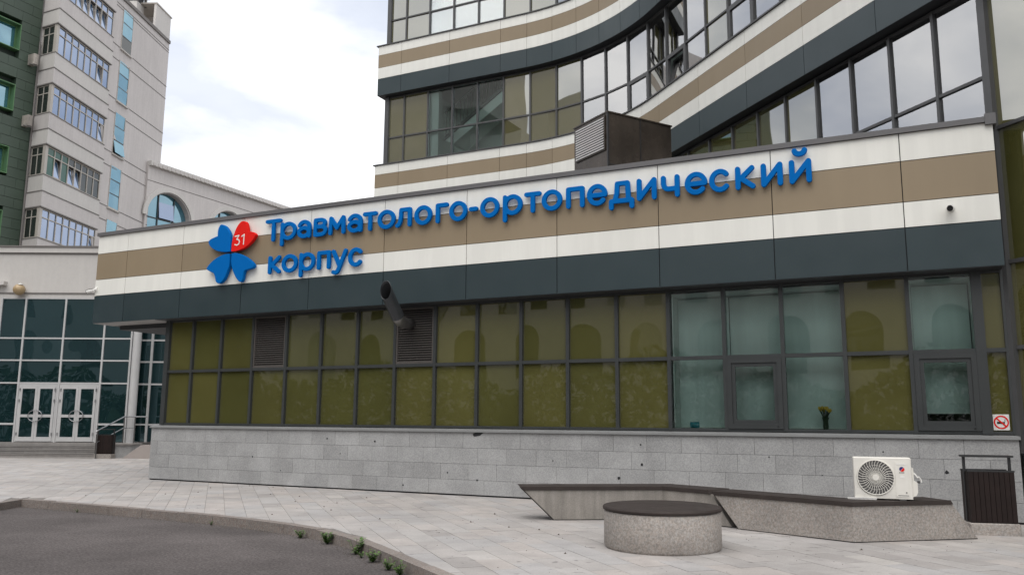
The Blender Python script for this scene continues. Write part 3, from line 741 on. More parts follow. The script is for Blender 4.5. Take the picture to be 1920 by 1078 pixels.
# ================================================================== NO SMOKING SIGN
ns = thing('no_smoking_sign', 'small square no-smoking sticker on the narrow olive pane', 'sign', (1.115,.0,1.44))
part('plate', MB().box(-.105,.015,-.115,.105,.026,.115), M['white'], ns)
rg = MB(); n = 32
for k in range(n):
    a, b = 2*math.pi*k/n, 2*math.pi*(k+1)/n
    p = [(.098*math.cos(a),.098*math.sin(a)),(.098*math.cos(b),.098*math.sin(b)),(.078*math.cos(b),.078*math.sin(b)),(.078*math.cos(a),.078*math.sin(a))]
    rg.add([(x,.012,z) for x,z in p], [(0,1,2,3)])
part('red_ring', rg, M['red'], ns)
part('cigarette', MB().box(-.055,.0105,-.022,.02,.0115,.008).box(.024,.0105,-.022,.045,.0115,.008), M['black'], ns)
part('smoke', MB().tube([(.05,.011,.012),(.045,.011,.03),(.055,.011,.045)], .004, 4), M['dgrey'], ns)
part('red_bar', MB().hexa([(-.066,.0085,.052),(-.052,.0085,.066),(-.052,.0095,.066),(-.066,.0095,.052)],[(.052,.0085,-.066),(.066,.0085,-.052),(.066,.0095,-.052),(.052,.0095,-.066)]), M['red'], ns)

# ================================================================== SILL ITEMS
fv = thing('flower_vase', 'dark vase of yellow tulips on the white window sill', 'vase', (-1.33,.16,1.308)); fv.scale = (1.3,)*3
auto_smooth(part('vase', MB().lathe([(.028,0),(.034,.03),(.03,.10),(.045,.15),(.04,.15)], n=14), M['stem'], fv))
stm, ptl = MB(), MB()
for i in range(13):
    a, rr = i*2.4, .02+.055*math.sqrt(i/13); x, y, z = rr*math.cos(a), rr*math.sin(a)*.8, .235+jit(.02)
    stm.tube([(0,0,.10),(x*.6,y*.6,.18),(x,y,z)], .006, 5)
    ptl.lathe([(.006,-.01),(.018,.008),(.016,.028),(.005,.036)], (x,y,z), 7)
part('stems', stm, M['stem'], fv); part('blossoms', ptl, M['petal'], fv, smooth=True)
tm = thing('teal_mug', 'small teal mug lying on the window sill', 'mug', (-3.45,.15,1.362), R(20)); tm.scale = (1.3,)*3
part('cup', MB().tube([(-.06,0,0),(.055,0,0)], [.038,.044], 16), M['teal_p'], tm)
part('opening', MB().tube([(.056,0,0),(.0565,0,0)], .039, 16), M['black'], tm)

# ================================================================== BENCHES
def offset_poly(P, d):
    outp = []
    for i, p in enumerate(P):
        p = Vector(p); ds = []
        if i > 0: ds.append((p-Vector(P[i-1])).normalized())
        if i < len(P)-1: ds.append((Vector(P[i+1])-p).normalized())
        ns_ = [Vector((-q.y, q.x)) for q in ds]
        if len(ns_) == 1: outp.append(p+ns_[0]*d)
        else:
            b = (ns_[0]+ns_[1]).normalized(); outp.append(p+b*(d/b.dot(ns_[0])))
    return outp
def bench(name, label, P, leanL, leanR, mat):
    t = thing(name, label, 'bench', (P[0][0], P[0][1], 0), 0, 'angular concrete benches')
    o = Vector(P[0]); Q = offset_poly(P, .46)
    F = [Vector(p)-o for p in P]; Bk = [q-o for q in Q]
    d0, d1 = (F[1]-F[0]).normalized(), (F[2]-F[1]).normalized()
    def ring(ex, z, oF=0.0):
        f = [F[0]-d0*leanL*ex, F[1], F[2]-d1*leanR*ex]; b = [Bk[0]-d0*leanL*ex, Bk[1], Bk[2]-d1*leanR*ex]
        return f, b
    def solid(e0, e1, z0, z1, grow=0.0):
        mb_ = MB(); rings = []
        for e, z in ((e0, z0), (e1, z1)):
            f, b = ring(e, z)
            if grow:
                n0 = Vector((d0.y,-d0.x)); n1 = Vector((d1.y,-d1.x)); bi = (n0+n1).normalized()
                f = [f[0]+n0*grow, f[1]+bi*grow, f[2]+n1*grow]; b = [b[0]-n0*grow, b[1]-bi*grow, b[2]-n1*grow]
            rings.append([(p.x,p.y,z) for p in f]+[(p.x,p.y,z) for p in b[::-1]])
        vs = rings[0]+rings[1]
        fs = [(0,1,4,5),(1,2,3,4)]; fs = [q[::-1] for q in fs]+[tuple(i+6 for i in q) for q in fs]
        fs += [(i,(i+1)%6,6+(i+1)%6,6+i) for i in range(6)]
        return mb_.add(vs, fs)
    part('concrete_body', solid(.03,.90,.012,.425), mat, t)
    part('foot', solid(-.02,-.01,-.01,.012,-.02), M['bin_metal'], t)
    part('seat_board', solid(.915,1.0,.430,.478,.022), M['slab'], t)
    if True:
        e = MB(); f0, b0 = ring(.03, .0); f1, b1 = ring(.91, .43)
        for (p, q, lean) in ((f0[0], b0[0], 0),):
            u = -d0*.012
            e.hexa([(*(f0[0]+u),.012),(*(f0[0]),.012),(*(b0[0]),.012),(*(b0[0]+u),.012)],[(*(f1[0]+u),.43),(*(f1[0]),.43),(*(b1[0]),.43),(*(b1[0]+u),.43)])
        part('end_plate', e, M['slab'], t)
    return t
bench('bench', 'angular concrete bench with dark seat board, nearest the grey wall centre', [(-4.82,-2.80),(-3.45,-1.96),(-2.36,-2.42)], .50, .36, M['concrete_s'])
bench('bench', 'angular concrete bench carrying the white air conditioner', [(-2.24,-2.56),(-.77,-3.16),(.60,-2.06)], .42, .38, M['concrete'])
rb = thing('round_bench', 'round concrete drum seat with a dark disc on top', 'bench', (-2.74,-4.55,0))
auto_smooth(part('drum', MB().lathe([(.64,-.01),(.655,.0),(.67,.03),(.67,.40),(.66,.415)], n=64), M['concrete'], rb), 40)
auto_smooth(part('seat_disc', MB().lathe([(.655,.418),(.68,.424),(.684,.445),(.672,.462)], n=64), M['slab'], rb), 40)

# ================================================================== AIR CONDITIONER
def ac_unit(name, label, loc, rz, small=False, group=None):
    t = thing(name, label, 'air conditioner', loc, rz, group); t.scale = ((1.1,) if small else (.835,))*3
    Wd, Dp, Ht = .80, .27, .62
    part('casing', MB().chbox(0,0,.02,Wd,Dp,Ht,.012), M['ac_old'] if small else M['ac_white'], t)
    fx, fz, fr = .305, .325, .25
    ring_ = MB(); n = 40
    dk = part('fan_recess', MB().tube([(fx,-.002,fz),(fx,-.006,fz)], fr, n), M['dgrey'], t)
    g = MB()
    if not small:
        for k in range(34):
            a = 2*math.pi*k/34
            g.tube([(fx+(.045+(fr-.045)*q)*math.cos(a+.75*q*(1.3-q)), -.012, fz+(.045+(fr-.045)*q)*math.sin(a+.75*q*(1.3-q))) for q in (0,.25,.5,.75,1)], .0042, 4, caps=False)
        for rr in (.09,.135,.18): g.tube([(fx+rr*math.cos(2*math.pi*k/36), -.010, fz+rr*math.sin(2*math.pi*k/36)) for k in range(37)], .002, 4, caps=False)
    g.tube([(fx+(fr+.004)*math.cos(2*math.pi*k/40), -.008, fz+(fr+.004)*math.sin(2*math.pi*k/40)) for k in range(41)], .009, 6, caps=False)
    part('fan_grille', g, M['ac_white'], t, smooth=True)
    part('hub', MB().tube([(fx,-.010,fz),(fx,-.022,fz)], .045, 20), M['ac_white'], t)
    if small: return t
    part('front_panel', MB().box(.575,-.006,.05,.755,-.0005,.56), M['ac_white'], t)
    part('handle_recess', MB().box(.595,-.010,.52,.735,-.0065,.535), M['white'], t)
    bd = MB(); n = 18
    for k in range(n):
        a, b = math.pi*(.25+k/n), math.pi*(.25+(k+1)/n)
        bd.add([(.668,-.009,.455),(.668+.034*math.cos(a),-.009,.455+.034*math.sin(a)),(.668+.034*math.cos(b),-.009,.455+.034*math.sin(b))], [(0,2,1),(0,1,2)][:1])
    badge = part('badge', bd, pm('badge blue', (.02,.02,.16), .4), t)
    bd = MB()
    for k in range(n):
        a, b = math.pi*(1.25+k/n), math.pi*(1.25+(k+1)/n)
        bd.add([(.672,-.0095,.453),(.672+.034*math.cos(a),-.0095,.453+.034*math.sin(a)),(.672+.034*math.cos(b),-.0095,.453+.034*math.sin(b))], [(0,2,1)])
    part('badge', bd, M['red'], t)
    part('brand_mark', MB().box(.632,-.0085,.398,.645,-.0075,.410).box(.65,-.0085,.398,.662,-.0075,.410).box(.667,-.0085,.398,.679,-.0075,.410).box(.684,-.0085,.398,.699,-.0075,.410), M['dgrey'], t)
    part('label_sticker', MB().box(.640,-.0085,.325,.70,-.0065,.362), M['white'], t)
    part('screw', MB().tube([(.715,-.0065,.115),(.715,-.011,.115)], .010, 10), M['dgrey'], t)
    part('panel_seam', MB().box(.600,-.008,.068,.745,-.0065,.076), M['dgrey'], t)
    part('valve_cover', MB().prism([(.0,.03),(.0,.30),(.035,.27),(.075,.24),(.075,.10),(.05,.05)], 0, .17), M['ac_white'], t, loc=(.80,.22,.02), rot=(R(90),0,0))
    part('upper_cover', MB().box(.80,.05,.30,.83,.22,.47), M['ac_white'], t)
    part('cable', MB().tube([(.83,.12,.40),(.86,.10,.37),(.885,.10,.33),(.90,.10,.345),(.93,.12,.30),(.935,.12,.26)], .012, 6), M['white'], t)
    part('valve', MB().tube([(.875,.10,.27),(.915,.10,.265)], .018, 8), M['black'], t)
    for x in (.10,.62): part('foot', MB().box(x,-.02,0,x+.08,Dp+.02,.02), M['dgrey'], t)
    part('tray', MB().box(-.10,-.03,.0,.30,.10,.018).box(-.10,-.035,.018,.30,-.028,.03), M['white'], t)
    return t
ac_unit('air_conditioner', 'white outdoor air-conditioning unit standing on the concrete bench', (-.765,-2.72,.480), R(6))

# ================================================================== LITTER BINS
def bin_(name, label, loc, rz):
    t = thing(name, label, 'litter bin', loc, rz, 'slatted litter bins')
    part('base', MB().chbox(-.30,-.17,-.01,.30,.17,.15,.012), M['concrete'], t)
    for i in range(9):
        x = -.275+i*.0615
        part('slat', MB().box(x,-.155,.155,x+.056,-.13,.80), M['bin_wood'], t)
        part('slat', MB().box(x,.13,.155,x+.056,.155,.80), M['bin_wood'], t)
    for sx in (-1, 1):
        for i in range(4):
            y = -.125+i*.064; x = sx*.277
            part('slat', MB().box(min(x,x-sx*.022),y,.155,max(x,x-sx*.022),y+.058,.80), M['bin_wood'], t)
    part('liner', MB().box(-.25,-.125,.155,.25,.125,.77), M['bin_metal'], t)
    part('frame', MB().box(-.29,-.02,.15,-.262,.02,.985).box(.262,-.02,.15,.29,.02,.985).box(-.30,-.10,.985,.30,.10,1.01), M['bin_metal'], t)
    part('top_rim', MB().box(-.28,-.158,.80,.28,-.128,.822).box(-.28,.128,.80,.28,.158,.822), M['bin_metal'], t)
    return t
bin_('litter_bin', 'dark slatted litter bin beside the right end of the bench', (.79,-1.42,0), R(14))
bin_('litter_bin', 'small dark litter bin beside the entrance steps handrail', (-25.61,6.18,0), R(26))

# ================================================================== ENTRANCE BLOCK
en = thing('entrance_block', 'beige entrance block with a white-framed teal glass front and two double doors', 'building', (-28.35,6.36,0), YAW)
XL, XR_ = -2.54, 2.42
part('wall', MB().box(-14,.02,0,XL,6,7.52).box(XL,.02,5.84,7.5,6,7.52).box(XL,2.0,.5,7.5,6,5.84), M['beige_l'], en)
part('parapet', MB().box(-14,-.06,7.54,7.5,.25,7.74), M['beige_l'], en)
part('parapet_cap', MB().box(-14,-.10,7.745,7.5,.30,7.80).box(-14,-.03,7.50,7.5,.02,7.54), M['beige_d'], en)
part('wall_ledge', MB().box(-14,-.22,6.28,XL+.10,.02,6.42), M['beige_l'], en)
part('floor', MB().box(-14,-.35,0,2.9,6,.5), M['step'], en)
part('string_course', MB().box(XL-.4,-.02,5.98,7.5,.02,6.02), M['beige_d'], en)
vm = [XL, -1.63, -.13, 1.38, XR_]
for x in vm: part('mullion', MB().box(x-.032,-.05,.5,x+.032,.03,5.84), M['alu'], en)
for a, b in zip(vm[:-1], vm[1:]):
    for z in (4.30, 3.48, 2.645, 5.80): part('transom', MB().box(a+.032,-.045,z-.027,b-.032,.03,z+.027), M['alu'], en)
    zz = [2.68, 3.445, 3.515, 4.265, 4.335, 5.765]
    for i in range(0, 6, 2): slab_obj('pane', ((a+b)/2, 0, (zz[i]+zz[i+1])/2), b-a-.066, .014, zz[i+1]-zz[i]+.012, M['teal'], en, rz=jit(.004), rx=jit(.004))
for a, b in ((vm[0], vm[1]), (vm[3], vm[4])):
    part('transom', MB().box(a+.04,-.045,1.12,b-.04,.03,1.19), M['alu'], en)
    for z0, z1 in ((.52,1.118),(1.192,2.608)): slab_obj('pane', ((a+b)/2, 0, (z0+z1)/2), b-a-.082, .014, z1-z0-.002, M['teal'], en, rz=jit(.004))
for a, b in ((vm[1], vm[2]), (vm[2], vm[3])):
    part('door_frame', MB().box(a+.042,-.04,.52,a+.10,.03,2.61).box(b-.10,-.04,.52,b-.042,.03,2.61).box(a+.10,-.04,2.53,b-.10,.03,2.61), M['alu'], en)
    mid = (a+b)/2
    for x0, x1, sg in ((a+.104, mid-.004, 1), (mid+.004, b-.104, -1)):
        z0, z1 = .53, 2.526; f = .085
        dr = part('door', MB().box(x0,-.06,z0,x0+f,-.01,z1).box(x1-f,-.06,z0,x1,-.01,z1).box(x0+f,-.06,z0,x1-f,-.01,z0+.16).box(x0+f,-.06,z1-.09,x1-f,-.01,z1).box(x0+f,-.06,1.40,x1-f,-.01,1.50), M['alu'], en)
        for p0, p1 in ((z0+.162,1.398),(1.502,z1-.092)): part('pane', MB().box(x0+f+.001,-.04,p0,x1-f-.001,-.028,p1), M['teal'], dr)
        xc = mid - sg*.02
        part('handle', MB().tube([(xc-sg*.24*math.sin(math.pi*k/14), -.10, 1.45+.20*math.cos(math.pi*k/14)) for k in range(15)], .015, 8), M['steel'], dr, smooth=True)
        for z in (.75, 1.95, 2.35): part('hinge', MB().box((x0 if sg > 0 else x1)-.025,-.075,z,(x0 if sg > 0 else x1)+.025,-.06,z+.10), M['steel'], dr)
auto_smooth(part('column', MB().lathe([(.145,0),(.145,5.3)], (2.76,-.30,.5), 24), M['alu'], en), 40)
# glazed return right of the column
for x in (2.95, 3.55, 4.4): part('mullion', MB().box(x-.045,.55,.5,x+.045,.64,5.8), M['alu'], en)
for a, b in ((2.95,3.55),(3.55,4.4),(2.44,2.95)):
    for z in (1.15, 2.645, 3.48, 4.30): part('transom', MB().box(a+.045,.56,z-.03,b-.045,.63,z+.03), M['alu'], en)
    zz = [.52,1.12,1.18,2.615,2.675,3.45,3.51,4.27,4.33,5.8]
    for i in range(0,10,2): slab_obj('pane', ((a+b)/2,.60,(zz[i]+zz[i+1])/2), b-a-.092, .014, zz[i+1]-zz[i]-.002, M['teal'], en, rz=jit(.01))
for z in (2.645,3.48,4.30): part('bracket', MB().box(3.56,.45,z-.05,3.80,.55,z+.05), M['alu'], en)
# steps
for i in range(4):
    part('step', MB().box(-14,-.35-.30*(i+1),-.01,2.22,-.35-.30*i-.001,.5-.125*(i+1)+.0 if i < 3 else .02).box(-14,-.35-.30*(i+1)-.02,.5-.125*(i+1)-.028 if i < 3 else .0,2.22,-.35-.30*i-.001,.5-.125*(i+1) if i < 3 else .021) if i < 3 else MB().box(-14,-.35-.30*4,-.01,2.22,-.35-.90-.001,.015), M['step'], en)
part('landing_wall', MB().prism([(2.24,-1.25),(2.5,-1.22),(2.8,-1.08),(3.05,-.80),(3.2,-.36),(2.24,-.36)], -.01, .44), M['granite'], en)
part('landing_slab', MB().prism([(2.22,-1.30),(2.52,-1.27),(2.84,-1.12),(3.10,-.83),(3.25,-.352),(2.22,-.352)], .445, .505), M['step'], en)
wedge = thing('stone_wedge', 'sloping pinkish stone block at the corner beside the entrance landing', 'block', Vector((-28.35,6.36,0))+Vector((rgt.x,rgt.y,0))*3.15+Vector((fwd_h.x,fwd_h.y,0))*(-1.15), YAW)
part('block', MB().hexa([(-.15,-.25,-.01),(1.0,-.25,-.01),(1.0,.25,-.01),(-.15,.25,-.01)],[(.50,-.25,.46),(1.0,-.25,.46),(1.0,.25,.46),(.50,.25,.46)]), pm('pink stone', (.36,.32,.30), .8, .08), wedge)
hr = thing('handrail', 'thin metal handrail at the right side of the entrance steps', 'handrail', Vector((-28.35,6.36,0))+Vector((rgt.x,rgt.y,0))*2.20, YAW)
part('post', MB().tube([(0,-1.60,.0),(0,-1.60,.93)], .022, 8), M['dgrey'], hr); part('post', MB().tube([(.42,-.55,.5),(.42,-.55,1.42)], .022, 8), M['dgrey'], hr)
part('post', MB().tube([(.85,-.65,.5),(.85,-.65,1.42)], .02, 8), M['dgrey'], hr)
part('rail', MB().tube([(-.02,-1.64,.90),(0,-1.60,.95),(.42,-.55,1.44),(.85,-.65,1.44),(1.22,-.50,1.44)], .024, 8), M['steel'], hr)
part('rail', MB().tube([(0,-1.60,.55),(.42,-.55,1.04),(.85,-.65,1.04)], .018, 8), M['steel'], hr)
lp = thing('wall_lamp', 'round amber globe lamp on the wall above the glass entrance', 'lamp', Vector((-28.35,6.36,6.10))+Vector((rgt.x,rgt.y,0))*(-1.85), YAW)
gp = [(.02,-.21)]+[(.21*math.cos(a), .21*math.sin(a)) for a in [math.radians(-75+15*k) for k in range(11)]]+[(.02,.21)]
part('globe', MB().lathe(gp, (0,-.20,0), 24), M['globe'], lp, smooth=True)
part('mount', MB().tube([(0,.02,0),(0,-.05,0)], .07, 14), M['dgrey'], lp)
part('cap', MB().lathe([(.10,.17),(.06,.215),(.01,.23)], (.05,-.24,0), 16), M['white'], lp, smooth=True)

# ================================================================== GREY HOSPITAL BLOCK
TA = Vector((-46.10,16.78,0)); tang = math.atan2(.924,-.383)
tb = thing('bay_window_block', 'tall grey-beige block with stacked bay windows', 'building', TA, tang)
# local: x along the long face (away), y into the building
LE = Vector((.57,1.35)); BW = 6.14; PER = 3.86; ZW0 = 11.87; WH = 1.83; ROOF = 31.15
part('wall', MB().box(BW,.4,0,14.8,12,ROOF-.25), M['beige'], tb)
part('wall', MB().prism([(.55,.62),(BW-.02,.62),(BW-.02,6),(LE.x+.1,6),(LE.x+.1,LE.y+.12)], 0, ROOF), M['beige'], tb)
part('parapet', MB().box(BW+.01,.30,ROOF-.25,14.8,.55,ROOF), M['beige_d'], tb)
part('parapet', MB().box(12.4,.42,ROOF+.002,14.80,.6,33.1).box(14.5,.6,ROOF-.2,14.8,6,33.1), M['beige_l'], tb)
part('parapet_cap', MB().box(12.35,.36,33.1,14.9,6,33.2), M['win_frame'], tb)
for zc in (30.35,): part('groove', MB().box(BW+.3,.385,zc,14.81,.398,zc+.06), M['beige_d'], tb)
for k in range(-1, 5):
    zb = ZW0 + PER*k
    for zg in (zb+3.86-.02, zb+2.83): part('groove', MB().box(BW+.02,.385,zg,14.81,.398,zg+.06), M['beige_d'], tb)
    # upper and lower spandrels of the bay
    for z0, z1, gr_ in ((zb-1.02, zb-.05, 0.0), (zb+WH+.06, zb+WH+.95, .05)):
        P = [(-gr_,-gr_),(BW,-gr_),(BW,.5),(LE.x+.3,LE.y),(LE.x-gr_*.9,LE.y)]
        part('spandrel', MB().prism(P, z0, z1), M['beige_l'] if k % 2 else M['beige'], tb)
        part('groove', MB().prism([(-gr_-.03,-gr_-.03),(BW,-gr_-.03),(BW,.3),(LE.x+.2,LE.y),(LE.x-gr_-.03,LE.y)], z1, z1+.06 if gr_ else z1+.05), M['beige_d'], tb)
    part('soffit', MB().prism([(-.06,-.06),(BW,-.06),(BW,.4),(LE.x+.3,LE.y),(LE.x-.06,LE.y)], zb+WH-.02, zb+WH+.055), M['beige_d'], tb)
    part('corner_post', MB().prism([(.03,.03),(.28,.03),(.28,.15),(.16,.30),(.09,.24)], zb, zb+WH-.02), M['win_frame'], tb)
    # long face: eight lights with a row of small ones above
    n = 8; x0, x1 = .30, BW-.08; stp = (x1-x0)/n; zsp = zb+1.28
    wn_ = part('window', MB().box(x0,.06,zb,x1,.14,zb+.07), M['win_frame'], tb)
    for za, zc_ in ((zsp-.03,zsp+.03),(zb+WH-.09,zb+WH-.02)): part('window_rail', MB().box(x0,.06,za,x1,.14,zc_), M['win_frame'], wn_)
    openk = {4: (2,3,4,5,6), 3: (6,), 2: (7,), 1: (1,3,4), 0: (7,)}.get(k, ())
    for i in range(n+1): part('window_post', MB().box(x0+i*stp-.03,.055,zb+.07,x0+i*stp+.03,.139,zb+WH-.09), M['win_frame'], wn_)
    for i in range(n):
        xa, xb = x0+i*stp+.032, x0+(i+1)*stp-.032; xc = (xa+xb)/2
        gm = M['win_green'] if (k == 1 and i < 3) else M['win_dark'] if (k == 1) else M['win_blue']
        slab_obj('pane', (xc,.11,(zsp+.03+zb+WH-.09)/2), xb-xa, .012, WH-.09-1.31-.002, gm, wn_, rz=jit(.01), rx=jit(.01))
        if i in openk:
            part('dark_opening', MB().box(xa-.03,.50,zb+.05,xb+.03,.51,zsp+.03), M['win_dark'], wn_)
            o = part('tilted_leaf', MB().box(xa+.01,-.02,0,xa+.05,.02,1.17).box(xb-.05,-.02,0,xb-.01,.02,1.17).box(xa+.05,-.02,0,xb-.05,.02,.05).box(xa+.05,-.02,1.12,xb-.05,.02,1.17), M['win_frame'], wn_, loc=(0,.08,zb+.08), rot=(R(-11),0,0))
            part('tilted_pane', MB().box(xa+.051,-.005,.051,xb-.051,.005,1.118), M['win_blue'], wn_, loc=(0,.08,zb+.08), rot=(R(-11),0,0))
        else:
            slab_obj('pane', (xc,.11,(zb+.07+zsp-.03)/2), xb-xa, .012, 1.18-.002, gm, wn_, rz=jit(.012), rx=jit(.012))
    # short left face
    d = (LE-Vector((0,0))); ln = d.length; an = math.atan2(d.y, d.x)
    sw = part('side_window', MB().box(.28,-.12,zb,ln-.02,-.04,zb+.07), M['win_frame'], tb, rot=(0,0,an))
    for za, zc_ in ((zsp-.03,zsp+.03),(zb+WH-.09,zb+WH-.02)): part('window_rail', MB().box(.28,-.12,za,ln-.02,-.04,zc_), M['win_frame'], sw)
    for x in (.31,.83,ln-.10): part('window_post', MB().box(x-.035,-.115,zb+.07,x+.035,-.045,zb+WH-.09), M['win_frame'], sw)
    for xa, xb in ((.345,.795),(.865,ln-.135)):
        for z0, z1 in ((zb+.07,zsp-.03),(zsp+.03,zb+WH-.09)): slab_obj('pane', ((xa+xb)/2,-.07,(z0+z1)/2), xb-xa, .012, z1-z0-.002, M['win_dark'], sw)
    # tall blue stair window on the flat wall
    zl = zb+.05; xa, xb = 7.82, 9.22
    tw = part('stair_window', MB().box(xa-.04,.36,zl-.12,xb+.04,.40,zl).box(xa,.365,zl,xa+.05,.398,zl+2.95).box(xb-.05,.365,zl,xb,.398,zl+2.95), M['win_frame'], tb)
    if k == -1: zs_ = [(0,.95),(1.0,1.95),(2.0,2.9)]; gm = M['win_green']
    else: zs_ = [(0,.93),(1.0,1.93),(2.0,2.93)]; gm = M['win_cyan']
    for q, (a, b) in enumerate(zs_):
        if k == 2 and q == 0:
            part('dark_opening', MB().box(xa+.051,.385,zl+a,xb-.051,.395,zl+b), M['win_dark'], tw)
            part('tilted_leaf', MB().box(xa+.06,-.01,0,xb-.06,.01,.9), M['win_cyan'], tw, loc=(0,.20,zl+a+.01), rot=(R(-11),0,0))
            continue
        slab_obj('pane', ((xa+xb)/2,.385,zl+(a+b)/2), xb-xa-.104, .012, b-a, gm if q or k != 4 else M['win_dark'], tw, rz=jit(.03), rx=jit(.04))
    for zz in (.965,1.965): part('bar', MB().box(xa+.051,.368,zl+zz-.03,xb-.051,.396,zl+zz+.03), M['frame'], tw)
    part('sill', MB().box(xa-.08,.26,zl-.17,xb+.08,.399,zl-.121), M['beige_l'], tb)
part('drainpipe', MB().tube([(LE.x-.10,LE.y-.02,8),(LE.x-.10,LE.y-.02,24.3)], .06, 8), M['beige_d'], tb)
vt = thing('roof_chimney', 'small pyramid-capped vent on the roof of the grey block', 'chimney', TA+Vector((-.383,.924,0))*12.3+Vector((-.924,-.383,0))*2.2+Vector((0,0,ROOF-.3)), tang)
part('stack', MB().box(-.55,-.55,0,.55,.55,2.2), M['beige_l'], vt); part('vent_opening', MB().box(-.5,-.5,2.2,.5,.5,2.95), M['backing'], vt)
for sx in (-1,1):
    for sy in (-1,1): part('post', MB().box(sx*.6-.08,sy*.6-.08,2.2,sx*.6+.08,sy*.6+.08,2.95), M['beige_d'], vt)
part('cap', MB().add([(-.85,-.85,2.952),(.85,-.85,2.952),(.85,.85,2.952),(-.85,.85,2.952),(0,0,4.1)], [(3,2,1,0),(0,1,4),(1,2,4),(2,3,4),(3,0,4)]), M['alu'], vt)
for k, zz in ((2,18.65),(3,22.55)):
    p = Vector((LE.x*.62, LE.y*.62)); n_ = Vector((-math.sin(an), math.cos(an)))
    loc = TA + Matrix.Rotation(tang,3,'Z') @ Vector((p.x+n_.x*.40, p.y+n_.y*.40, zz))
    o = ac_unit('air_conditioner', 'grimy outdoor unit on the bay side, ' + ('lower of two' if k == 2 else 'upper of two'), loc, tang+an+math.pi+R(180), True, 'units on the grey block')
    part('bracket', MB().box(.05,-.02,-.05,.10,.45,.0), M['beige_d'], o); part('bracket', MB().box(.65,-.02,-.05,.70,.45,.0), M['beige_d'], o)

# ================================================================== GREEN BLOCK
GX = -47.57
gb = thing('green_block', 'dark green tiled block with bright green window frames', 'building', (GX,16.7,0))
part('wall', MB().box(-8,-5.8,0,-.5,.0,28.4).box(-.499,-5.8,0,-.06,-.002,8.1), M['green_joint'], gb)
wins = [(15.45-16.7, z) for z in (7.8,11.75,15.62,19.48,23.30)]
def in_win(y0, y1, z0, z1):
    for wy, wz in wins:
        for q in range(3):
            a, b = wy-2.4-q*5.0, wy-q*5.0
            if y1 > a-.02 and y0 < b+.02 and z1 > wz-.02 and z0 < wz+1.57: return True
    return False
row = 0; z = 8.1
while z < 27.9:
    y = -.02 - (.6 if row % 2 else 0)*0; 
    k = 0; yy = 0.0
    while yy > -5.3:
        ln = 1.2 if not (k == 0 and row % 2) else .6
        y0, y1 = yy-ln+.012, yy-.0
        z0, z1 = z+.012, z+.60
        # clip tiles at the window openings
        segs = [(y0, y1)]
        for wy, wz in wins:
            for q in range(1):
                a, b = wy-2.4-q*5.0-.05, wy-q*5.0+.05
                if z1 > wz-.05 and z0 < wz+1.60:
                    ns2 = []
                    for s0, s1 in segs:
                        if s1 <= a or s0 >= b: ns2.append((s0, s1))
                        else:
                            if s0 < a: ns2.append((s0, a))
                            if s1 > b: ns2.append((b, s1))
                    segs = ns2
        for s0, s1 in segs:
            if s1-s0 > .03: part('wall_tile', MB().box(-.498, s0, z0, -.02+jit(.003), s1, z1), M['green_wall'], gb)
        yy -= ln; k += 1
    z += .61; row += 1
for wy, wz in wins:
    for q in range(1):
        a, b = wy-2.4-q*5.0, wy-q*5.0
        wn_ = part('window', MB().box(-.495,a-.048,wz-.048,.01,a,wz+1.598).box(-.495,b,wz-.048,.01,b+.048,wz+1.598).box(-.495,a,wz-.048,.01,b,wz).box(-.495,a,wz+1.55,.01,b,wz+1.598), M['green_frame'], gb)
        part('pane', MB().box(-.45,a,wz,-.44,b,wz+1.55), M['win_cyan'], wn_)
        part('frame', MB().box(-.439,a+.001,wz+.001,-.38,a+.08,wz+1.549).box(-.439,b-.08,wz+.001,-.38,b-.001,wz+1.549).box(-.439,a+.08,wz+.001,-.38,b-.08,wz+.08).box(-.439,a+.08,wz+1.47,-.38,b-.08,wz+1.549), M['green_frame'], wn_)

# ================================================================== ARCHED WING
WX = -51.16
ar = thing('arched_wing', 'lower grey wing with large round-arched blue windows and a ribbed cornice', 'building', (WX,29.6,0))
ARC = [(1.03, 16.4), (7.3, 16.4), (13.6, 16.4), (19.9, 16.4)]
Rin, Rout = 2.1, 2.5
# front wall as a sheet with arched openings, extruded
def arch_wall():
    mb_ = MB(); t = .5
    y0, ytop, yend = -1.2, 20.2, 28.0
    edges = [y0]
    for c, z in ARC: edges += [c-Rin, c+Rin]
    edges.append(yend)
    for i in range(0, len(edges), 2): mb_.box(-t, edges[i], 0, 0, edges[i+1], ytop)
    for c, zc in ARC:
        n = 20
        for k in range(n):
            a, b = math.pi*k/n, math.pi*(k+1)/n
            ya, za, yb, zb_ = c+Rin*math.cos(a), zc+Rin*math.sin(a), c+Rin*math.cos(b), zc+Rin*math.sin(b)
            mb_.add([(0,ya,za),(0,yb,zb_),(0,yb,ytop),(0,ya,ytop),(-t,ya,za),(-t,yb,zb_),(-t,yb,ytop),(-t,ya,ytop)], [(0,3,2,1),(4,5,6,7),(0,1,5,4),(3,7,6,2)])
    return mb_
part('wall', arch_wall(), M['beige'], ar)
part('core', MB().box(-12,-1.2,0,-1.2,28,19.6), M['beige'], ar)
part('cornice', MB().box(-.3,-1.2,20.2,.28,28,20.55), M['beige_l'], ar)
for i in range(68): part('cornice_rib', MB().box(.281,-1.0+i*.42,20.22,.33,-1.0+i*.42+.20,20.45), M['beige'], ar)
part('groove', MB().box(.0,-1.2,19.05,.012,28,19.10), M['beige_d'], ar)
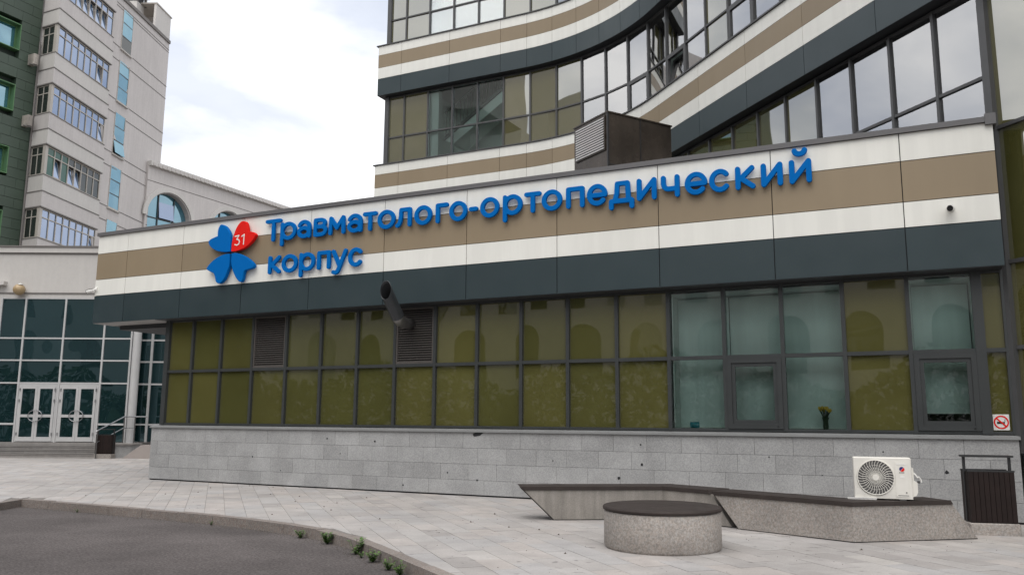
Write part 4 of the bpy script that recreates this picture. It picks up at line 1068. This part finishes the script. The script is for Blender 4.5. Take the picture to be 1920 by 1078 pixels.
for c, zc in ARC:
    mo = MB(); n = 24
    for k in range(n):
        a, b = math.pi*k/n, math.pi*(k+1)/n
        P = [(c+r_*math.cos(t_), zc+r_*math.sin(t_)) for t_ in (a, b) for r_ in (Rin+.06, Rout)]
        mo.hexa([(.0,*P[0]),(.12,*P[0]),(.12,*P[2]),(.0,*P[2])],[(.0,*P[1]),(.12,*P[1]),(.12,*P[3]),(.0,*P[3])])
    part('arch_moulding', mo, M['beige_l'], ar)
    wn_ = part('arched_window', MB().box(-.46,c-Rin+.05,10,-.44,c+Rin-.05,zc), M['win_cyan'], ar)
    fan = MB(); n = 24
    fan.add([(-.45,c,zc)]+[(-.45,c+(Rin-.02)*math.cos(math.pi*k/n),zc+(Rin-.02)*math.sin(math.pi*k/n)) for k in range(n+1)], [(0,k,k+1) for k in range(1,n+1)])
    part('pane', fan, M['win_cyan'], wn_)
    for x in (-.75,.75): part('bar', MB().box(-.435,c+x-.04,10,-.37,c+x+.04,zc+math.sqrt(Rin**2-x*x)-.05), M['frame'], wn_)
    for z in (zc-2.2, zc-1.1, zc+.02): part('bar', MB().box(-.436,c-Rin+.05,z-.04,-.38,c+Rin-.05,z+.04), M['frame'], wn_)
    part('tilted_leaf', MB().box(-.02,c-.70,0,.02,c+.70,1.25), M['win_blue'], wn_, loc=(-.28,0,zc+.10), rot=(0,R(-6),0))

# ================================================================== WHAT THE GLASS MIRRORS
ob = thing('opposite_block', 'plain grey apartment block across the road, mirrored in the annex windows', 'building', (-20,-48,0))
part('wall', MB().box(-95,-14,0,34,0,17).box(-80,-14,17,-28,-1,38).box(-62,-14,38,-25,-2,47).box(-25,-14,17,-20,-2,34).box(-8,-14,17,2,-3,24), M['hill'], ob)
part('cornice', MB().box(-95.3,-.001,16.4,34.3,.3,17.1), M['beige_l'], ob)
me = MB().box(-.8,.002,0,.8,.02,1.9).mesh('opp_window'); me.materials.append(M['win_dark'])
me2 = MB().prism([(-1.3,0),(1.3,0)]+[(1.3*math.cos(R(a)), 2.9+1.3*math.sin(R(a))) for a in range(0,181,20)], .002, .02).mesh('opp_arch'); me2.transform(Matrix.Rotation(R(90),4,'X')); me2.transform(Matrix.Translation((0,.022,0))); me2.materials.append(M['win_dark'])
for i in range(24): link('arched_window', me2, None, ob, loc=(-92+i*5.2, 0, 4.9))
for f_ in range(2):
    for i in range(38):
        link('window', me, None, ob, loc=(-92+i*3.25, 0, 10.4+f_*3.3))
tr = MB()
rng = random.Random(5)
for i in range(26000):
    x = -120+rng.random()*150; hmax = 4.6+.9*math.sin(x*.31)+.7*math.sin(x*.83+1); z = rng.random()*hmax; y = -38+rng.uniform(-2.2,2.2)
    s_ = rng.uniform(.18,.42); d1 = Vector((rng.gauss(0,1),rng.gauss(0,1),rng.gauss(0,1))).normalized()*s_; d2 = Vector((rng.gauss(0,1),rng.gauss(0,1),rng.gauss(0,1))).normalized()*s_
    c = Vector((x,y,z)); tr.add([c-d1-d2*.3, c+d2, c+d1-d2*.3], [(0,1,2)])
tag(part('hedge', tr, M['tree_mass']), 'tall dark hedge across the road, mirrored in the annex windows', 'hedge', kind='stuff')

tr = MB()
for i in range(30000):
    y = -40+rng.random()*48; hmax = 14.5+1.6*math.sin(y*.4)+1.2*math.sin(y*1.1+1); z = rng.random()*hmax; x = -52+rng.uniform(-2.5,2.5)
    s_ = rng.uniform(.30,.7); d1 = Vector((rng.gauss(0,1),rng.gauss(0,1),rng.gauss(0,1))).normalized()*s_; d2 = Vector((rng.gauss(0,1),rng.gauss(0,1),rng.gauss(0,1))).normalized()*s_
    c = Vector((x,y,z)); tr.add([c-d1-d2*.3, c+d2, c+d1-d2*.3], [(0,1,2)])
tag(part('tree_belt', tr, M['tree_mass']), 'dark belt of trees left of the green block, mirrored in the right glass wall', 'trees', kind='stuff')

# ================================================================== WEEDS
def weed(label, x, y, z, h, n):
    t = thing('weed', label, 'weed', (x,y,z), random.random()*6, 'weeds along the kerb')
    lv, sm = MB(), MB()
    for i in range(n):
        a = random.random()*6.28; ln = h*random.uniform(.55,1.1); lean = random.uniform(.15,.8)
        d = Vector((math.cos(a)*lean, math.sin(a)*lean, 1)).normalized()
        tip = d*ln; sm.tube([(0,0,-.01), tip*.5, tip], [.003,.0025,.0015], 3)
        for q in range(8):
            c = tip*(.15+.12*q); b = a+random.uniform(-1.6,1.6); w_ = h*random.uniform(.16,.28)
            dv = Vector((math.cos(b), math.sin(b), random.uniform(-.1,.5)))*h*random.uniform(.18,.32); sd = dv.cross(Vector((0,0,1))).normalized()*w_*.5
            lv.add([c, c+dv*.5+sd, c+dv, c+dv*.5-sd], [(0,1,2),(0,2,3)])
    part('stem', sm, M['stem'], t); part('leaves', lv, M['leaf'], t)
for lab, x, y, h, n in [
    ('largest bushy green weed clump below the kerb', -6.78,-5.50,.15,22),
    ('slender upright weed against the kerb at its bend', -6.00,-5.98,.19,12),
    ('small weed tuft just left of the largest clump', -7.42,-5.24,.12,14),
    ('low yellowish weed just past the kerb bend', -5.78,-6.16,.08,7),
    ('rounded weed growing on the slanting kerb stretch', -5.50,-6.34,.14,16),
    ('weed with a white flower speck near the picture bottom', -5.08,-6.66,.12,14),
    ('nearest weed tuft at the bottom of the picture', -4.80,-6.86,.13,14),
    ('tiny weed at the middle of the straight kerb', -9.45,-4.80,.07,6),
    ('tiny yellow-green weed near the left end of the kerb', -12.6,-4.62,.06,6)]:
    weed(lab, x, y-.02, -.12, h, n)

# loose grit swept against the kerb and a few crumbs on the paving
gm_ = MB(); rg2 = random.Random(9)
def crumb(x, y, z, r_):
    a = rg2.random()*6.28
    gm_.add([(x+r_*math.cos(a),y+r_*math.sin(a),z),(x+r_*math.cos(a+2.1),y+r_*math.sin(a+2.1),z),(x+r_*math.cos(a+4.2),y+r_*math.sin(a+4.2),z),(x,y,z+r_*.9)], [(0,1,3),(1,2,3),(2,0,3)])
for i in range(4, 13):
    a, b = Vector(KERB[i]), Vector(KERB[i+1]); d = (b-a); n = Vector((d.y,-d.x)).normalized()
    for k in range(int(d.length*150)):
        p = a+d*rg2.random()+n*(.06+abs(rg2.gauss(0,.10))); crumb(p.x, p.y, -.121, rg2.uniform(.003,.010))
for k in range(500):
    x, y = rg2.uniform(-14,2), rg2.uniform(-7.5,-.3)
    if inside(x, y-.25): crumb(x, y, .0, rg2.uniform(.003,.009) if rg2.random() < .93 else .02)
tag(part('grit', gm_, pm('grit', (.13,.11,.09), .9, .5, 30, rnd=.5)), 'loose grit and crumbs scattered along the kerb and paving', 'grit', kind='stuff')
